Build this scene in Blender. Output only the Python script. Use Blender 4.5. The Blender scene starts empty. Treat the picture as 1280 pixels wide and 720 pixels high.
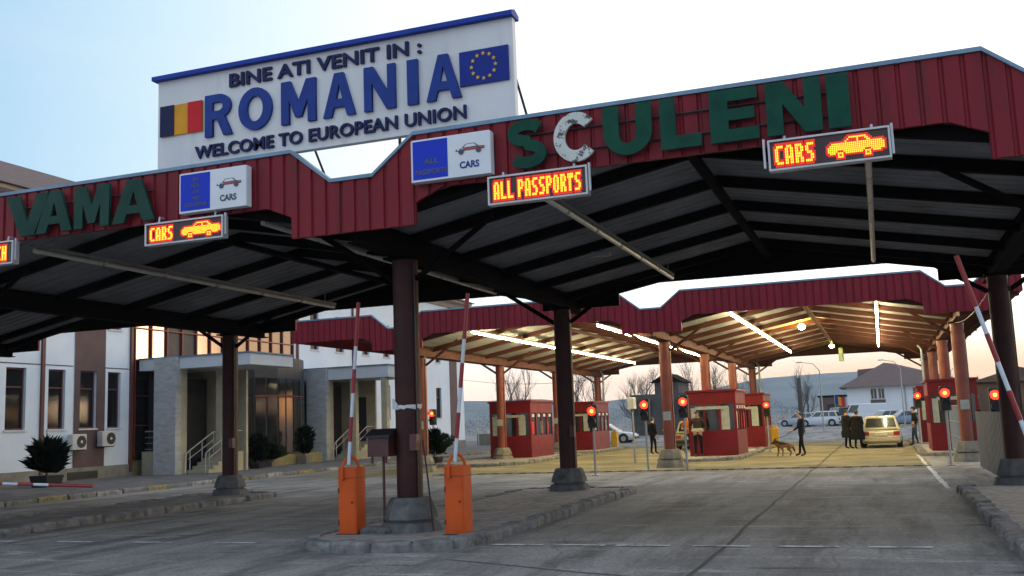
import bpy, bmesh, math, random
from mathutils import Vector, Matrix
random.seed(7)
S = bpy.context.scene
C = S.collection
R = math.radians
PI = math.pi

# ------------------------------------------------------------------ camera
cam = bpy.data.objects.new('camera', bpy.data.cameras.new('camera'))
C.objects.link(cam)
_r = Vector((0.936979, 0.347391, -0.037279)); _u = Vector((0.081817, -0.114430, 0.990056)); _f = Vector((-0.339671, 0.930712, 0.135641))
cam.matrix_world = Matrix(((_r.x, _u.x, -_f.x, 0), (_r.y, _u.y, -_f.y, 0), (_r.z, _u.z, -_f.z, 1.7), (0, 0, 0, 1)))
cam.data.sensor_width = 36
cam.data.lens = 1238.98 / 1280 * 36
cam.data.clip_start = 0.1
cam.data.clip_end = 9000
S.camera = cam

# ------------------------------------------------------------------ sky, sun, exposure
SUN_AZ = R(42)          # from +Y towards +X: ahead and to the right
SUN_EL = R(4)
W = bpy.data.worlds.new('World'); S.world = W; W.use_nodes = True
nt = W.node_tree; nd = nt.nodes; lk = nt.links
for n in list(nd): nd.remove(n)
def N(t, **k):
    n = nd.new(t)
    for a, b in k.items(): setattr(n, a, b)
    return n
tc = N('ShaderNodeTexCoord'); sep = N('ShaderNodeSeparateXYZ'); lk.new(tc.outputs['Generated'], sep.inputs[0])
flat = N('ShaderNodeVectorMath', operation='MULTIPLY'); flat.inputs[1].default_value = (1, 1, 0); lk.new(tc.outputs['Generated'], flat.inputs[0])
nrm = N('ShaderNodeVectorMath', operation='NORMALIZE'); lk.new(flat.outputs[0], nrm.inputs[0])
dot = N('ShaderNodeVectorMath', operation='DOT_PRODUCT'); dot.inputs[1].default_value = (math.sin(SUN_AZ), math.cos(SUN_AZ), 0); lk.new(nrm.outputs[0], dot.inputs[0])
half = N('ShaderNodeMath', operation='MULTIPLY_ADD'); half.inputs[1].default_value = .5; half.inputs[2].default_value = .5; lk.new(dot.outputs['Value'], half.inputs[0])
def ramp(stops, src):
    r = N('ShaderNodeValToRGB'); e = r.color_ramp.elements
    while len(e) < len(stops): e.new(.5)
    for el, (p, c) in zip(e, stops): el.position = p; el.color = (*c, 1)
    lk.new(src, r.inputs[0]); return r.outputs[0]
low = ramp([(0, (.60, .66, .80)), (.5, (1.10, .97, .95)), (.72, (1.45, 1.16, 1.0)), (.85, (1.15, .84, .66)), (1, (1.05, .66, .42))], half.outputs[0])
high = ramp([(0, (1.0, 1.10, 1.26)), (.30, (.74, .90, 1.10)), (.47, (.40, .66, .92)), (.58, (.70, .90, 1.02)), (.68, (1.05, 1.12, 1.18)), (.9, (1.5, 1.54, 1.56)), (1, (1.7, 1.6, 1.45))], half.outputs[0])
mr = N('ShaderNodeMapRange', interpolation_type='SMOOTHSTEP'); mr.inputs[1].default_value = .028; mr.inputs[2].default_value = .09; lk.new(sep.outputs[2], mr.inputs[0])
cn = N('ShaderNodeTexNoise'); cn.inputs['Scale'].default_value = 2.2; cn.inputs['Detail'].default_value = 5
cmap = N('ShaderNodeVectorMath', operation='MULTIPLY'); cmap.inputs[1].default_value = (1, 1, 5); lk.new(tc.outputs['Generated'], cmap.inputs[0]); lk.new(cmap.outputs[0], cn.inputs['Vector'])
cad = N('ShaderNodeMath', operation='MULTIPLY_ADD'); cad.inputs[1].default_value = .5; cad.inputs[2].default_value = -.27; lk.new(cn.outputs[0], cad.inputs[0])
csum = N('ShaderNodeMath', operation='ADD', use_clamp=True); lk.new(mr.outputs[0], csum.inputs[0]); lk.new(cad.outputs[0], csum.inputs[1])
mx = N('ShaderNodeMix', data_type='RGBA'); lk.new(csum.outputs[0], mx.inputs[0]); lk.new(low, mx.inputs[6]); lk.new(high, mx.inputs[7])
zen = N('ShaderNodeMapRange'); zen.inputs[1].default_value = .4; zen.inputs[2].default_value = 1; zen.inputs[3].default_value = 0; zen.inputs[4].default_value = .55; lk.new(sep.outputs[2], zen.inputs[0])
mz = N('ShaderNodeMix', data_type='RGBA'); mz.inputs[7].default_value = (.3, .48, .8, 1); lk.new(zen.outputs[0], mz.inputs[0]); lk.new(mx.outputs[2], mz.inputs[6])
sky = N('ShaderNodeTexSky', sky_type='NISHITA'); sky.sun_disc = False; sky.sun_elevation = SUN_EL; sky.sun_rotation = SUN_AZ; sky.dust_density = 1
b1 = N('ShaderNodeBackground'); b1.inputs[1].default_value = .05; lk.new(sky.outputs[0], b1.inputs[0])
b2 = N('ShaderNodeBackground'); b2.inputs[1].default_value = .86; lk.new(mz.outputs[2], b2.inputs[0])
ads = N('ShaderNodeAddShader'); lk.new(b1.outputs[0], ads.inputs[0]); lk.new(b2.outputs[0], ads.inputs[1])
wo = N('ShaderNodeOutputWorld'); lk.new(ads.outputs[0], wo.inputs[0])
sd = bpy.data.lights.new('sun', 'SUN'); sd.energy = .3; sd.angle = R(8); sd.color = (1, .72, .45)
so = bpy.data.objects.new('sun', sd); C.objects.link(so)
so.rotation_euler = Vector((math.sin(SUN_AZ) * math.cos(SUN_EL), math.cos(SUN_AZ) * math.cos(SUN_EL), math.sin(SUN_EL))).to_track_quat('Z', 'Y').to_euler()
vs = S.view_settings; vs.view_transform = 'Standard'; vs.look = 'None'; vs.exposure = .12; vs.gamma = 1; vs.use_curve_mapping = False
S.cycles.max_bounces = 6; S.cycles.diffuse_bounces = 3; S.cycles.glossy_bounces = 3; S.cycles.transparent_max_bounces = 8
S.cycles.sample_clamp_indirect = 6

# ------------------------------------------------------------------ materials
MATS = {}
def mat(name, col, rough=.6, col2=None, scale=3., metal=0., bump=0., bscale=40., spec=.5, stretch=(1, 1, 1), lo=.35, hi=.7, detail=6, wave=None, grime=None):
    """principled material: two colours mixed by noise in object space, optional fine bump"""
    if name in MATS: return MATS[name]
    m = bpy.data.materials.new(name); m.use_nodes = True
    t = m.node_tree; p = t.nodes['Principled BSDF']; L = t.links
    p.inputs['Roughness'].default_value = rough; p.inputs['Metallic'].default_value = metal
    p.inputs['Specular IOR Level'].default_value = spec
    co = t.nodes.new('ShaderNodeTexCoord')
    if col2 is None: col2 = tuple(c * .78 for c in col)
    mp = t.nodes.new('ShaderNodeMapping'); mp.inputs['Scale'].default_value = stretch; L.new(co.outputs['Object'], mp.inputs[0])
    nz = t.nodes.new('ShaderNodeTexNoise'); nz.inputs['Scale'].default_value = scale; nz.inputs['Detail'].default_value = detail; nz.inputs['Roughness'].default_value = .62
    L.new(mp.outputs[0], nz.inputs['Vector'])
    r = t.nodes.new('ShaderNodeMapRange'); r.inputs[1].default_value = lo; r.inputs[2].default_value = hi; L.new(nz.outputs[0], r.inputs[0])
    mi = t.nodes.new('ShaderNodeMix'); mi.data_type = 'RGBA'; mi.inputs[6].default_value = (*col, 1); mi.inputs[7].default_value = (*col2, 1)
    L.new(r.outputs[0], mi.inputs[0]); out = mi.outputs[2]
    if grime:
        gcol, gscale, glo, ghi = grime
        g = t.nodes.new('ShaderNodeTexNoise'); g.inputs['Scale'].default_value = gscale; g.inputs['Detail'].default_value = 8; g.inputs['Roughness'].default_value = .7; L.new(mp.outputs[0], g.inputs['Vector'])
        gr = t.nodes.new('ShaderNodeMapRange'); gr.inputs[1].default_value = glo; gr.inputs[2].default_value = ghi; L.new(g.outputs[0], gr.inputs[0])
        m2 = t.nodes.new('ShaderNodeMix'); m2.data_type = 'RGBA'; m2.inputs[7].default_value = (*gcol, 1); L.new(gr.outputs[0], m2.inputs[0]); L.new(out, m2.inputs[6]); out = m2.outputs[2]
    L.new(out, p.inputs['Base Color'])
    rr = t.nodes.new('ShaderNodeMapRange'); rr.inputs[3].default_value = max(.02, rough - .1); rr.inputs[4].default_value = min(1, rough + .1); L.new(nz.outputs[0], rr.inputs[0]); L.new(rr.outputs[0], p.inputs['Roughness'])
    if bump or wave:
        bp = t.nodes.new('ShaderNodeBump'); bp.inputs['Strength'].default_value = bump or .6; bp.inputs['Distance'].default_value = .02
        if wave:
            w = t.nodes.new('ShaderNodeTexWave'); w.bands_direction = wave[0]; w.inputs['Scale'].default_value = wave[1]; w.inputs['Distortion'].default_value = 0; L.new(co.outputs['Object'], w.inputs['Vector']); L.new(w.outputs['Fac'], bp.inputs['Height'])
        else:
            b = t.nodes.new('ShaderNodeTexNoise'); b.inputs['Scale'].default_value = bscale; b.inputs['Detail'].default_value = 6; L.new(co.outputs['Object'], b.inputs['Vector']); L.new(b.outputs[0], bp.inputs['Height'])
        L.new(bp.outputs[0], p.inputs['Normal'])
    MATS[name] = m; return m
def emit(name, col, st):
    if name in MATS: return MATS[name]
    m = bpy.data.materials.new(name); m.use_nodes = True; t = m.node_tree
    p = t.nodes['Principled BSDF']; p.inputs['Base Color'].default_value = (.02, .02, .02, 1)
    p.inputs['Emission Color'].default_value = (*col, 1); p.inputs['Emission Strength'].default_value = st
    MATS[name] = m; return m

def ground_mat():
    m = bpy.data.materials.new('ground_concrete'); m.use_nodes = True; t = m.node_tree; L = t.links; p = t.nodes['Principled BSDF']
    co = t.nodes.new('ShaderNodeTexCoord')
    def noise(sc, stretch, det, lo, hi, rough=.65):
        mp = t.nodes.new('ShaderNodeMapping'); mp.inputs['Scale'].default_value = stretch; L.new(co.outputs['Object'], mp.inputs[0])
        n = t.nodes.new('ShaderNodeTexNoise'); n.inputs['Scale'].default_value = sc; n.inputs['Detail'].default_value = det; n.inputs['Roughness'].default_value = rough; L.new(mp.outputs[0], n.inputs['Vector'])
        r = t.nodes.new('ShaderNodeMapRange'); r.inputs[1].default_value = lo; r.inputs[2].default_value = hi; L.new(n.outputs[0], r.inputs[0]); return r.outputs[0], n.outputs[0]
    def mixc(f, a, b_):
        mi = t.nodes.new('ShaderNodeMix'); mi.data_type = 'RGBA'; L.new(f, mi.inputs[0])
        for k, v in ((6, a), (7, b_)):
            if isinstance(v, tuple): mi.inputs[k].default_value = (*v, 1)
            else: L.new(v, mi.inputs[k])
        return mi.outputs[2]
    c = mixc(noise(.16, (1, 1, 1), 7, .42, .60)[0], (.33, .318, .306), (.17, .165, .164))
    c = mixc(noise(.8, (1.4, .22, 1), 10, .46, .62, .72)[0], c, (.115, .111, .111))       # tyre lanes along the traffic
    c = mixc(noise(.9, (.4, 2.2, 1), 12, .55, .64, .78)[0], c, (.46, .445, .43))        # pale scrapes across
    c = mixc(noise(.9, (.35, 1.5, 1), 10, .585, .66, .72)[0], c, (.06, .058, .058))     # damp patches
    c = mixc(noise(2.6, (.8, 1.4, 1), 8, .66, .70, .7)[0], c, (.035, .035, .036))     # oil spots
    f, raw = noise(26, (1, 1, 1), 6, .35, .75); c = mixc(f, c, (.10, .10, .105)) if False else c
    sp, r2 = noise(16, (1, 1.3, 1), 8, .50, .62, .8); c = mixc(sp, c, (.085, .083, .082)); sp2 = noise(19, (1, 1.4, 1), 8, .60, .66, .8)[0]; c = mixc(sp2, c, (.42, .41, .40))
    vr = t.nodes.new('ShaderNodeTexVoronoi'); vr.feature = 'DISTANCE_TO_EDGE'; vr.inputs['Scale'].default_value = .17
    w = t.nodes.new('ShaderNodeMapping'); L.new(co.outputs['Object'], w.inputs[0])
    nz = t.nodes.new('ShaderNodeTexNoise'); nz.inputs['Scale'].default_value = 1.3; nz.inputs['Detail'].default_value = 6; L.new(w.outputs[0], nz.inputs['Vector'])
    av = t.nodes.new('ShaderNodeVectorMath'); av.operation = 'MULTIPLY_ADD'; av.inputs[1].default_value = (.55, .55, 0); L.new(nz.outputs['Color'], av.inputs[0]); L.new(w.outputs[0], av.inputs[2]); L.new(av.outputs[0], vr.inputs['Vector'])
    cr = t.nodes.new('ShaderNodeMapRange'); cr.inputs[1].default_value = .0015; cr.inputs[2].default_value = .004; cr.inputs[3].default_value = .32; cr.inputs[4].default_value = 0; L.new(vr.outputs['Distance'], cr.inputs[0])
    c = mixc(cr.outputs[0], c, (.045, .045, .045))
    L.new(c, p.inputs['Base Color']); p.inputs['Specular IOR Level'].default_value = .3
    rr = t.nodes.new('ShaderNodeMapRange'); rr.inputs[3].default_value = .62; rr.inputs[4].default_value = .95; L.new(raw, rr.inputs[0]); L.new(rr.outputs[0], p.inputs['Roughness'])
    bp = t.nodes.new('ShaderNodeBump'); bp.inputs['Strength'].default_value = .8; bp.inputs['Distance'].default_value = .02; L.new(raw, bp.inputs['Height']); L.new(bp.outputs[0], p.inputs['Normal'])
    return m
M = {}
M['ground'] = ground_mat()
M['seam'] = mat('tar_seam', (.03, .03, .03), .8, (.06, .06, .06), 4)
M['paving'] = mat('island_paving', (.36, .33, .315), .9, (.20, .18, .175), 6, bump=.8, bscale=9, spec=.2, grime=((.06, .055, .05), 1.2, .55, .8))
M['paving2'] = mat('pavement_slabs', (.19, .18, .178), .9, (.105, .10, .10), 2, bump=.8, bscale=9, spec=.2, grime=((.05, .048, .046), .9, .52, .75))
M['kerb'] = mat('kerb_stone', (.24, .24, .24), .9, (.10, .10, .105), 4, bump=1.0, bscale=9, spec=.2, grime=((.04, .04, .042), 3.2, .55, .75))
M['kerb_yellow'] = mat('kerb_yellow_paint', (.27, .225, .09), .8, (.12, .115, .09), 6, lo=.4, hi=.6)
M['kerb_white'] = mat('kerb_white_paint', (.34, .34, .33), .8, (.15, .15, .15), 6, lo=.4, hi=.6)
M['wornpaint'] = mat('worn_white_paint', (.66, .66, .65), .8, (.22, .215, .21), 5, lo=.46, hi=.62, detail=9)
M['red'] = mat('red_metal_cladding', (.225, .010, .021), .55, (.135, .008, .015), 1.6, spec=.25, stretch=(1, 1, .12), grime=((.075, .018, .02), 3.5, .52, .75), bump=.25, bscale=2.5)
M['red2'] = mat('dark_red_cladding', (.235, .010, .025), .55, (.14, .008, .018), 1.4, spec=.25, stretch=(1, 1, .12), grime=((.09, .02, .025), 3.0, .54, .78), bump=.25, bscale=2.5)
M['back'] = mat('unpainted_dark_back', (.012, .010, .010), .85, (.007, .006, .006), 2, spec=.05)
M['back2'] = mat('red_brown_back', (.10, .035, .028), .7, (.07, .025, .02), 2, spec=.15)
M['cap'] = mat('blue_grey_flashing', (.16, .27, .38), .4, (.1, .18, .27), 2, metal=.2)
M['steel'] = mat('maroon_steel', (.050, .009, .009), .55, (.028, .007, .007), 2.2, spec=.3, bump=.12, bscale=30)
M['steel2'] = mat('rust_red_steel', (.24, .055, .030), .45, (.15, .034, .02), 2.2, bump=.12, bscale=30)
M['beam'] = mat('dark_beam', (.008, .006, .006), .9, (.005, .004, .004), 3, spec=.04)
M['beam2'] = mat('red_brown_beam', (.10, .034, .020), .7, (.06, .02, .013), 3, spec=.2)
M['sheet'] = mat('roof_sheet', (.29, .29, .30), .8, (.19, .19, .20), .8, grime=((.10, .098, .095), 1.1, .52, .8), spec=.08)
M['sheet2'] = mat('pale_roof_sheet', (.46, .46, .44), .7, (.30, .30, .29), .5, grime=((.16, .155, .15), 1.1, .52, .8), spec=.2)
M['conc'] = mat('footing_concrete', (.15, .15, .155), .9, (.075, .075, .078), 5, bump=1.0, bscale=9, spec=.2, grime=((.03, .03, .03), 3.5, .55, .75))
M['conc2'] = mat('painted_footing', (.24, .22, .18), .9, (.12, .11, .10), 4, bump=.6, bscale=10, spec=.2)
M['white'] = mat('white_board', (.68, .69, .71), .5, (.58, .59, .62), .9, stretch=(1, 1, .2), grime=((.44, .45, .47), 4, .56, .85))
M['blue'] = mat('blue_letters', (.010, .042, .26), .5, (.008, .032, .2), 3, spec=.2)
M['navy'] = mat('navy_letters', (.006, .012, .085), .5, (.005, .009, .06), 3, spec=.2)
M['capblue'] = mat('blue_board_cap', (.008, .045, .36), .5, spec=.2)
M['euflag'] = mat('eu_flag_blue', (.006, .026, .26), .5, spec=.2)
M['gold'] = mat('gold_star', (.75, .45, .04), .5)
M['roblue'] = mat('flag_dark_blue', (.006, .010, .07), .5, spec=.2)
M['royellow'] = mat('flag_yellow', (.70, .32, .02), .5, spec=.2)
M['rored'] = mat('flag_red', (.60, .010, .02), .5, spec=.2)
M['green'] = mat('green_letters', (.007, .072, .046), .65, (.005, .045, .032), 3.5, spec=.15, grime=((.02, .05, .04), 5, .58, .7))
M['greend'] = mat('dark_green_letters', (.006, .055, .038), .6, (.004, .036, .028), 2.5, spec=.2)
M['peel'] = mat('peeled_white_letter', (.62, .64, .63), .7, (.50, .52, .50), 4, grime=((.05, .06, .05), 9, .53, .57))
M['panelblue'] = mat('sign_blue', (.008, .040, .55), .5, (.008, .034, .46), 1, spec=.2)
M['panelwhite'] = mat('sign_white', (.70, .74, .80), .35, (.64, .68, .75), 2)
M['olive'] = mat('olive_lettering', (.10, .10, .10), .6)
M['darkgrey'] = mat('dark_lettering', (.05, .055, .09), .5)
M['pic_red'] = mat('picture_red', (.45, .06, .05), .5)
M['alu'] = mat('aluminium_frame', (.52, .53, .56), .4, (.4, .41, .44), 3, metal=.3)
M['screen'] = mat('led_screen_off', (.030, .006, .008), .35)
M['led'] = emit('led_yellow', (1.0, .36, .014), 2.8)
M['ledglare'] = emit('led_red_glare', (1.0, .016, .006), .75)  # glare round the lit letters, made as a weak red glow
M['orange'] = mat('orange_paint', (.62, .095, .010), .5, (.48, .07, .009), 2.5, spec=.25, grime=((.10, .04, .03), 7, .68, .8))
M['armred'] = mat('barrier_red', (.30, .018, .030), .4)
M['armwhite'] = mat('barrier_white', (.62, .70, .80), .4, (.52, .6, .7), 6)
M['box'] = mat('maroon_box', (.10, .026, .032), .5, (.06, .02, .022), 4)
M['black'] = mat('black_metal', (.012, .012, .014), .5)
M['grey'] = mat('galvanised_post', (.34, .36, .38), .45, (.25, .27, .28), 4, metal=.4)
M['tape'] = mat('torn_white_tape', (.70, .73, .78), .6)
M['rlens'] = emit('signal_red_lamp', (1.0, .018, .008), 7)
M['rcore'] = emit('signal_red_core', (1.0, .30, .04), 6)
M['tube'] = emit('lit_fluorescent_tube', (1.0, .84, .47), 84)
M['tubeoff'] = mat('unlit_tube', (.62, .60, .55), .3, (.5, .48, .43), 3)
M['fit'] = mat('light_fitting', (.30, .29, .27), .5, (.2, .19, .18), 5)
M['sodium'] = emit('sodium_lamp', (1.0, .62, .10), 420)
M['mercury'] = emit('greenish_lamp', (.9, 1.0, .22), 160)
M['booth'] = mat('booth_red', (.165, .007, .012), .45, (.11, .006, .009), 2, spec=.25, grime=((.07, .018, .016), 3, .58, .8))
M['winglass'] = mat('window_glass', (.010, .011, .013), .03, (.016, .017, .02), 1, spec=.2)
M['glass'] = mat('dark_glass', (.012, .014, .016), .05, (.02, .022, .024), 1, spec=.9)
M['mirror'] = mat('coated_facade_glass', (.19, .15, .13), .08, (.15, .12, .105), .6, metal=.85)
M['interior'] = mat('booth_interior', (.12, .10, .08), .7)
M['paper'] = mat('paper_notice', (.40, .42, .38), .7, (.28, .3, .27), 6)
M['bwhite'] = mat('pale_render', (.68, .76, .86), .8, (.60, .68, .78), .7, grime=((.40, .44, .49), 1.2, .62, .9))
M['bbrown'] = mat('brown_render', (.115, .070, .070), .75, (.09, .055, .055), 1.5)
M['brown_pipe'] = mat('brown_strip', (.13, .045, .038), .55)
M['plinth'] = mat('plinth_stone', (.26, .24, .20), .85, (.17, .16, .14), 3, bump=.4)
M['marble'] = mat('marble_cladding', (.46, .47, .48), .6, (.30, .31, .33), 3.0, lo=.35, hi=.75, detail=14, stretch=(1, 1, 3), grime=((.24, .25, .27), 1.6, .5, .8))
M['porchwhite'] = mat('porch_white', (.58, .63, .70), .6, (.55, .57, .59), 1)
M['beige'] = mat('beige_stone', (.42, .38, .28), .75, (.33, .3, .22), 2)
M['yellowstone'] = mat('yellow_painted_stone', (.30, .25, .10), .8, (.2, .18, .09), 3)
M['dark'] = mat('dark_cladding', (.022, .022, .026), .5)
M['mullion'] = mat('red_mullion', (.24, .035, .030), .45)
M['tile'] = mat('brown_roof_tiles', (.17, .115, .105), .85, (.12, .085, .078), 3, wave=('Z', 14.), bump=.6)
M['cornice'] = mat('cornice_render', (.40, .32, .25), .8, (.3, .25, .2), 2)
M['ac'] = mat('air_conditioner_white', (.58, .58, .56), .5)
M['panel'] = mat('grey_sheet_panel', (.11, .115, .13), .55, (.085, .09, .10), 1.2)
M['yellow'] = mat('yellow_paint', (.62, .36, .02), .45)
M['leaf'] = mat('dark_leaf', (.012, .020, .012), .95, (.006, .010, .006), 8, spec=.05)
M['leaf2'] = mat('green_leaf', (.026, .042, .018), .95, (.014, .022, .010), 8, spec=.05)
M['bark'] = mat('grey_bark', (.12, .10, .095), .9, (.08, .068, .065), 6)
M['twig'] = mat('grey_twig', (.10, .085, .085), .9)
M['tyre'] = mat('tyre_rubber', (.015, .015, .016), .8)
M['rim'] = mat('wheel_rim', (.45, .46, .48), .35, metal=.6)
M['tail'] = mat('tail_lamp_red', (.35, .012, .012), .3)
M['plate'] = mat('number_plate', (.7, .7, .66), .5)
M['headl'] = mat('headlamp_glass', (.7, .72, .75), .15)
M['skin'] = mat('skin', (.42, .25, .18), .6)
M['hair'] = mat('dark_hair', (.02, .015, .012), .7)
M['hill'] = mat('hazy_hillside', (.22, .25, .26), .95, (.14, .165, .175), .012, spec=.05)  # part of the distance haze is put into this pale bluish colour
M['housew'] = mat('house_render', (.80, .82, .85), .8, (.68, .71, .75), .6)
M['houseb'] = mat('house_brown_panel', (.13, .085, .075), .7)
M['oldgrey'] = mat('old_grey_wall', (.085, .08, .08), .9, (.055, .055, .055), .7)
M['rubber'] = mat('black_rubber', (.02, .02, .02), .8)
M['rubyellow'] = mat('yellow_rubber', (.15, .135, .11), .8, (.11, .10, .085), 3)

# ------------------------------------------------------------------ mesh helpers
ORG = {}
def origin(o):
    return ORG.get(o.name, Vector((0, 0, 0))) if o else Vector((0, 0, 0))
class MB:
    def __init__(s): s.v = []; s.f = []; s.m = []; s.mi = 0
    def add(s, vs, fs):
        b = len(s.v); s.v += [Vector(x) for x in vs]; s.f += [[i + b for i in f] for f in fs]; s.m += [s.mi] * len(fs)
        return s
    def box(s, lo, hi):
        x0, y0, z0 = lo; x1, y1, z1 = hi
        return s.add([(x0, y0, z0), (x1, y0, z0), (x1, y1, z0), (x0, y1, z0), (x0, y0, z1), (x1, y0, z1), (x1, y1, z1), (x0, y1, z1)],
                     [(0, 3, 2, 1), (4, 5, 6, 7), (0, 1, 5, 4), (1, 2, 6, 5), (2, 3, 7, 6), (3, 0, 4, 7)])
    def bbox(s, lo, hi, b=.02):
        """box with chamfered vertical and top edges"""
        x0, y0, z0 = lo; x1, y1, z1 = hi
        rg = []
        for (d, z) in ((0, z0), (0, z1 - b), (b, z1)):
            a, c, e, g = x0 + d, x1 - d, y0 + d, y1 - d
            rg.append([(a + b, e, z), (c - b, e, z), (c, e + b, z), (c, g - b, z), (c - b, g, z), (a + b, g, z), (a, g - b, z), (a, e + b, z)])
        return s.loft(rg)
    def loft(s, rings, caps=True, closed=True):
        n = len(rings[0]); vs = [p for r in rings for p in r]; fs = []
        for i in range(len(rings) - 1):
            for j in range(n if closed else n - 1):
                k = (j + 1) % n
                fs.append((i * n + j, i * n + k, (i + 1) * n + k, (i + 1) * n + j))
        if caps and closed:
            fs.append(tuple(range(n))[::-1]); fs.append(tuple(range((len(rings) - 1) * n, len(rings) * n)))
        return s.add(vs, fs)
    def tube(s, pts, rad, n=8, caps=True):
        pts = [Vector(p) for p in pts]
        if not isinstance(rad, (list, tuple)): rad = [rad] * len(pts)
        rings = []; up = None
        for i, p in enumerate(pts):
            d = (pts[min(i + 1, len(pts) - 1)] - pts[max(i - 1, 0)]).normalized()
            if up is None or abs(d.dot(up)) > .98: up = Vector((0, 0, 1)) if abs(d.z) < .9 else Vector((1, 0, 0))
            a = d.cross(up).normalized(); b = a.cross(d).normalized()
            rings.append([p + (a * math.cos(2 * PI * k / n) + b * math.sin(2 * PI * k / n)) * rad[i] for k in range(n)])
        return s.loft(rings, caps)
    def prism(s, poly, axis, a, b):
        """polygon (two coordinates) extruded along axis from a to b"""
        def P(q, t): return {'x': (t, q[0], q[1]), 'y': (q[0], t, q[1]), 'z': (q[0], q[1], t)}[axis]
        n = len(poly)
        vs = [P(q, a) for q in poly] + [P(q, b) for q in poly]
        fs = [tuple(range(n))[::-1], tuple(range(n, 2 * n))] + [(j, (j + 1) % n, n + (j + 1) % n, n + j) for j in range(n)]
        return s.add(vs, fs)
    def build(s, name, m, parent=None, smooth=False):
        og = origin(parent)
        me = bpy.data.meshes.new(name)
        me.from_pydata([v - og for v in s.v], [], s.f)
        ms = m if isinstance(m, (list, tuple)) else [m]
        for x in ms: me.materials.append(M[x] if isinstance(x, str) else x)
        if len(ms) > 1: me.polygons.foreach_set('material_index', s.m)
        bm = bmesh.new(); bm.from_mesh(me); bmesh.ops.recalc_face_normals(bm, faces=bm.faces); bm.to_mesh(me); bm.free()
        if smooth:
            for p in me.polygons: p.use_smooth = True
            me.set_sharp_from_angle(angle=R(40))
        o = bpy.data.objects.new(name, me); C.objects.link(o)
        if parent: o.parent = parent
        ORG[o.name] = og
        return o
def tag(o, label=None, cat=None, group=None, kind=None):
    if label: o['label'] = label
    if cat: o['category'] = cat
    if group: o['group'] = group
    if kind: o['kind'] = kind
    return o
def thing(name, label, cat, loc=(0, 0, 0), group=None):
    o = bpy.data.objects.new(name, None); o.empty_display_size = .2; C.objects.link(o)
    o.location = loc; ORG[o.name] = Vector(loc)
    return tag(o, label, cat, group)
KIDS = lambda o: [c for c in bpy.data.objects if c.parent == o]
def copy_tree(o, loc=None, label=None, rz=None, root=True):
    c = o.copy(); C.objects.link(c)
    for ch in KIDS(o):
        k = copy_tree(ch, root=False); k.parent = c
    if loc is not None: c.location = loc
    if rz is not None: c.rotation_euler.z = rz
    if label: c['label'] = label
    return c
def struct(o): o['kind'] = 'structure'; return o
DG = lambda: bpy.context.evaluated_depsgraph_get()
def curve_mesh(cu):
    o = bpy.data.objects.new('tmp', cu); C.objects.link(o)
    bpy.context.view_layer.update()
    me = bpy.data.meshes.new_from_object(o.evaluated_get(DG()))
    bpy.data.objects.remove(o); return me
def flat_mesh_obj(me, name, parent, mats, place):
    """mesh in local x (right), y (up), z (towards viewer) placed by the function place(x,y,z)"""
    og = origin(parent)
    for v in me.vertices: v.co = Vector(place(v.co.x, v.co.y, v.co.z)) - og
    me.materials.clear()
    for x in (mats if isinstance(mats, (list, tuple)) else [mats]): me.materials.append(M[x])
    for p in me.polygons: p.material_index = 0
    o = bpy.data.objects.new(name, me); C.objects.link(o); o.parent = parent; ORG[o.name] = og
    return o
def text_obj(txt, name, parent, m, box, y, depth=.02, bold=.0, spacing=1.0):
    """lettering on a face that looks to -Y: box = x0, x1, z0, z1"""
    cu = bpy.data.curves.new('t', 'FONT'); cu.body = txt; cu.size = 1; cu.extrude = .5; cu.offset = bold; cu.space_character = spacing; cu.resolution_u = 4
    me = curve_mesh(cu)
    xs = [v.co.x for v in me.vertices]; ys = [v.co.y for v in me.vertices]
    a, b, c, d = min(xs), max(xs), min(ys), max(ys); x0, x1, z0, z1 = box
    return flat_mesh_obj(me, name, parent, m, lambda x, yy, z: (x0 + (x - a) / (b - a) * (x1 - x0), y - (z + .5) * depth, z0 + (yy - c) / (d - c) * (z1 - z0)))
def text_parts(txt, parent, m, box, y, depth, bold, spacing):
    """one part per letter of a line of raised letters"""
    o = text_obj(txt, 'letter', parent, m, box, y, depth, bold, spacing)
    bm = bmesh.new(); bm.from_mesh(o.data); bm.verts.ensure_lookup_table(); seen = set(); groups = []
    for v0 in bm.verts:
        if v0.index in seen: continue
        st = [v0]; g = []; seen.add(v0.index)
        while st:
            q = st.pop(); g.append(q)
            for ed in q.link_edges:
                w = ed.other_vert(q)
                if w.index not in seen: seen.add(w.index); st.append(w)
        groups.append(g)
    for g in groups:
        ids = {q.index: i for i, q in enumerate(g)}
        me = bpy.data.meshes.new('letter'); me.from_pydata([q.co.copy() for q in g], [], [[ids[q.index] for q in f.verts] for f in bm.faces if f.verts[0].index in ids]); me.materials.append(M[m])
        k = bpy.data.objects.new('letter', me); C.objects.link(k); k.parent = parent
    bm.free(); bpy.data.objects.remove(o)
def outline_obj(splines, name, parent, m, box, y, depth):
    cu = bpy.data.curves.new('t', 'CURVE'); cu.dimensions = '2D'; cu.fill_mode = 'BOTH'; cu.extrude = .5
    for sp in splines:
        s = cu.splines.new('POLY'); s.points.add(len(sp) - 1); s.use_cyclic_u = True
        for p, q in zip(s.points, sp): p.co = (q[0], q[1], 0, 1)
    me = curve_mesh(cu); x0, x1, z0, z1 = box
    return flat_mesh_obj(me, name, parent, m, lambda x, yy, z: (x0 + x * (x1 - x0), y - (z + .5) * depth, z0 + yy * (z1 - z0)))

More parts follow.
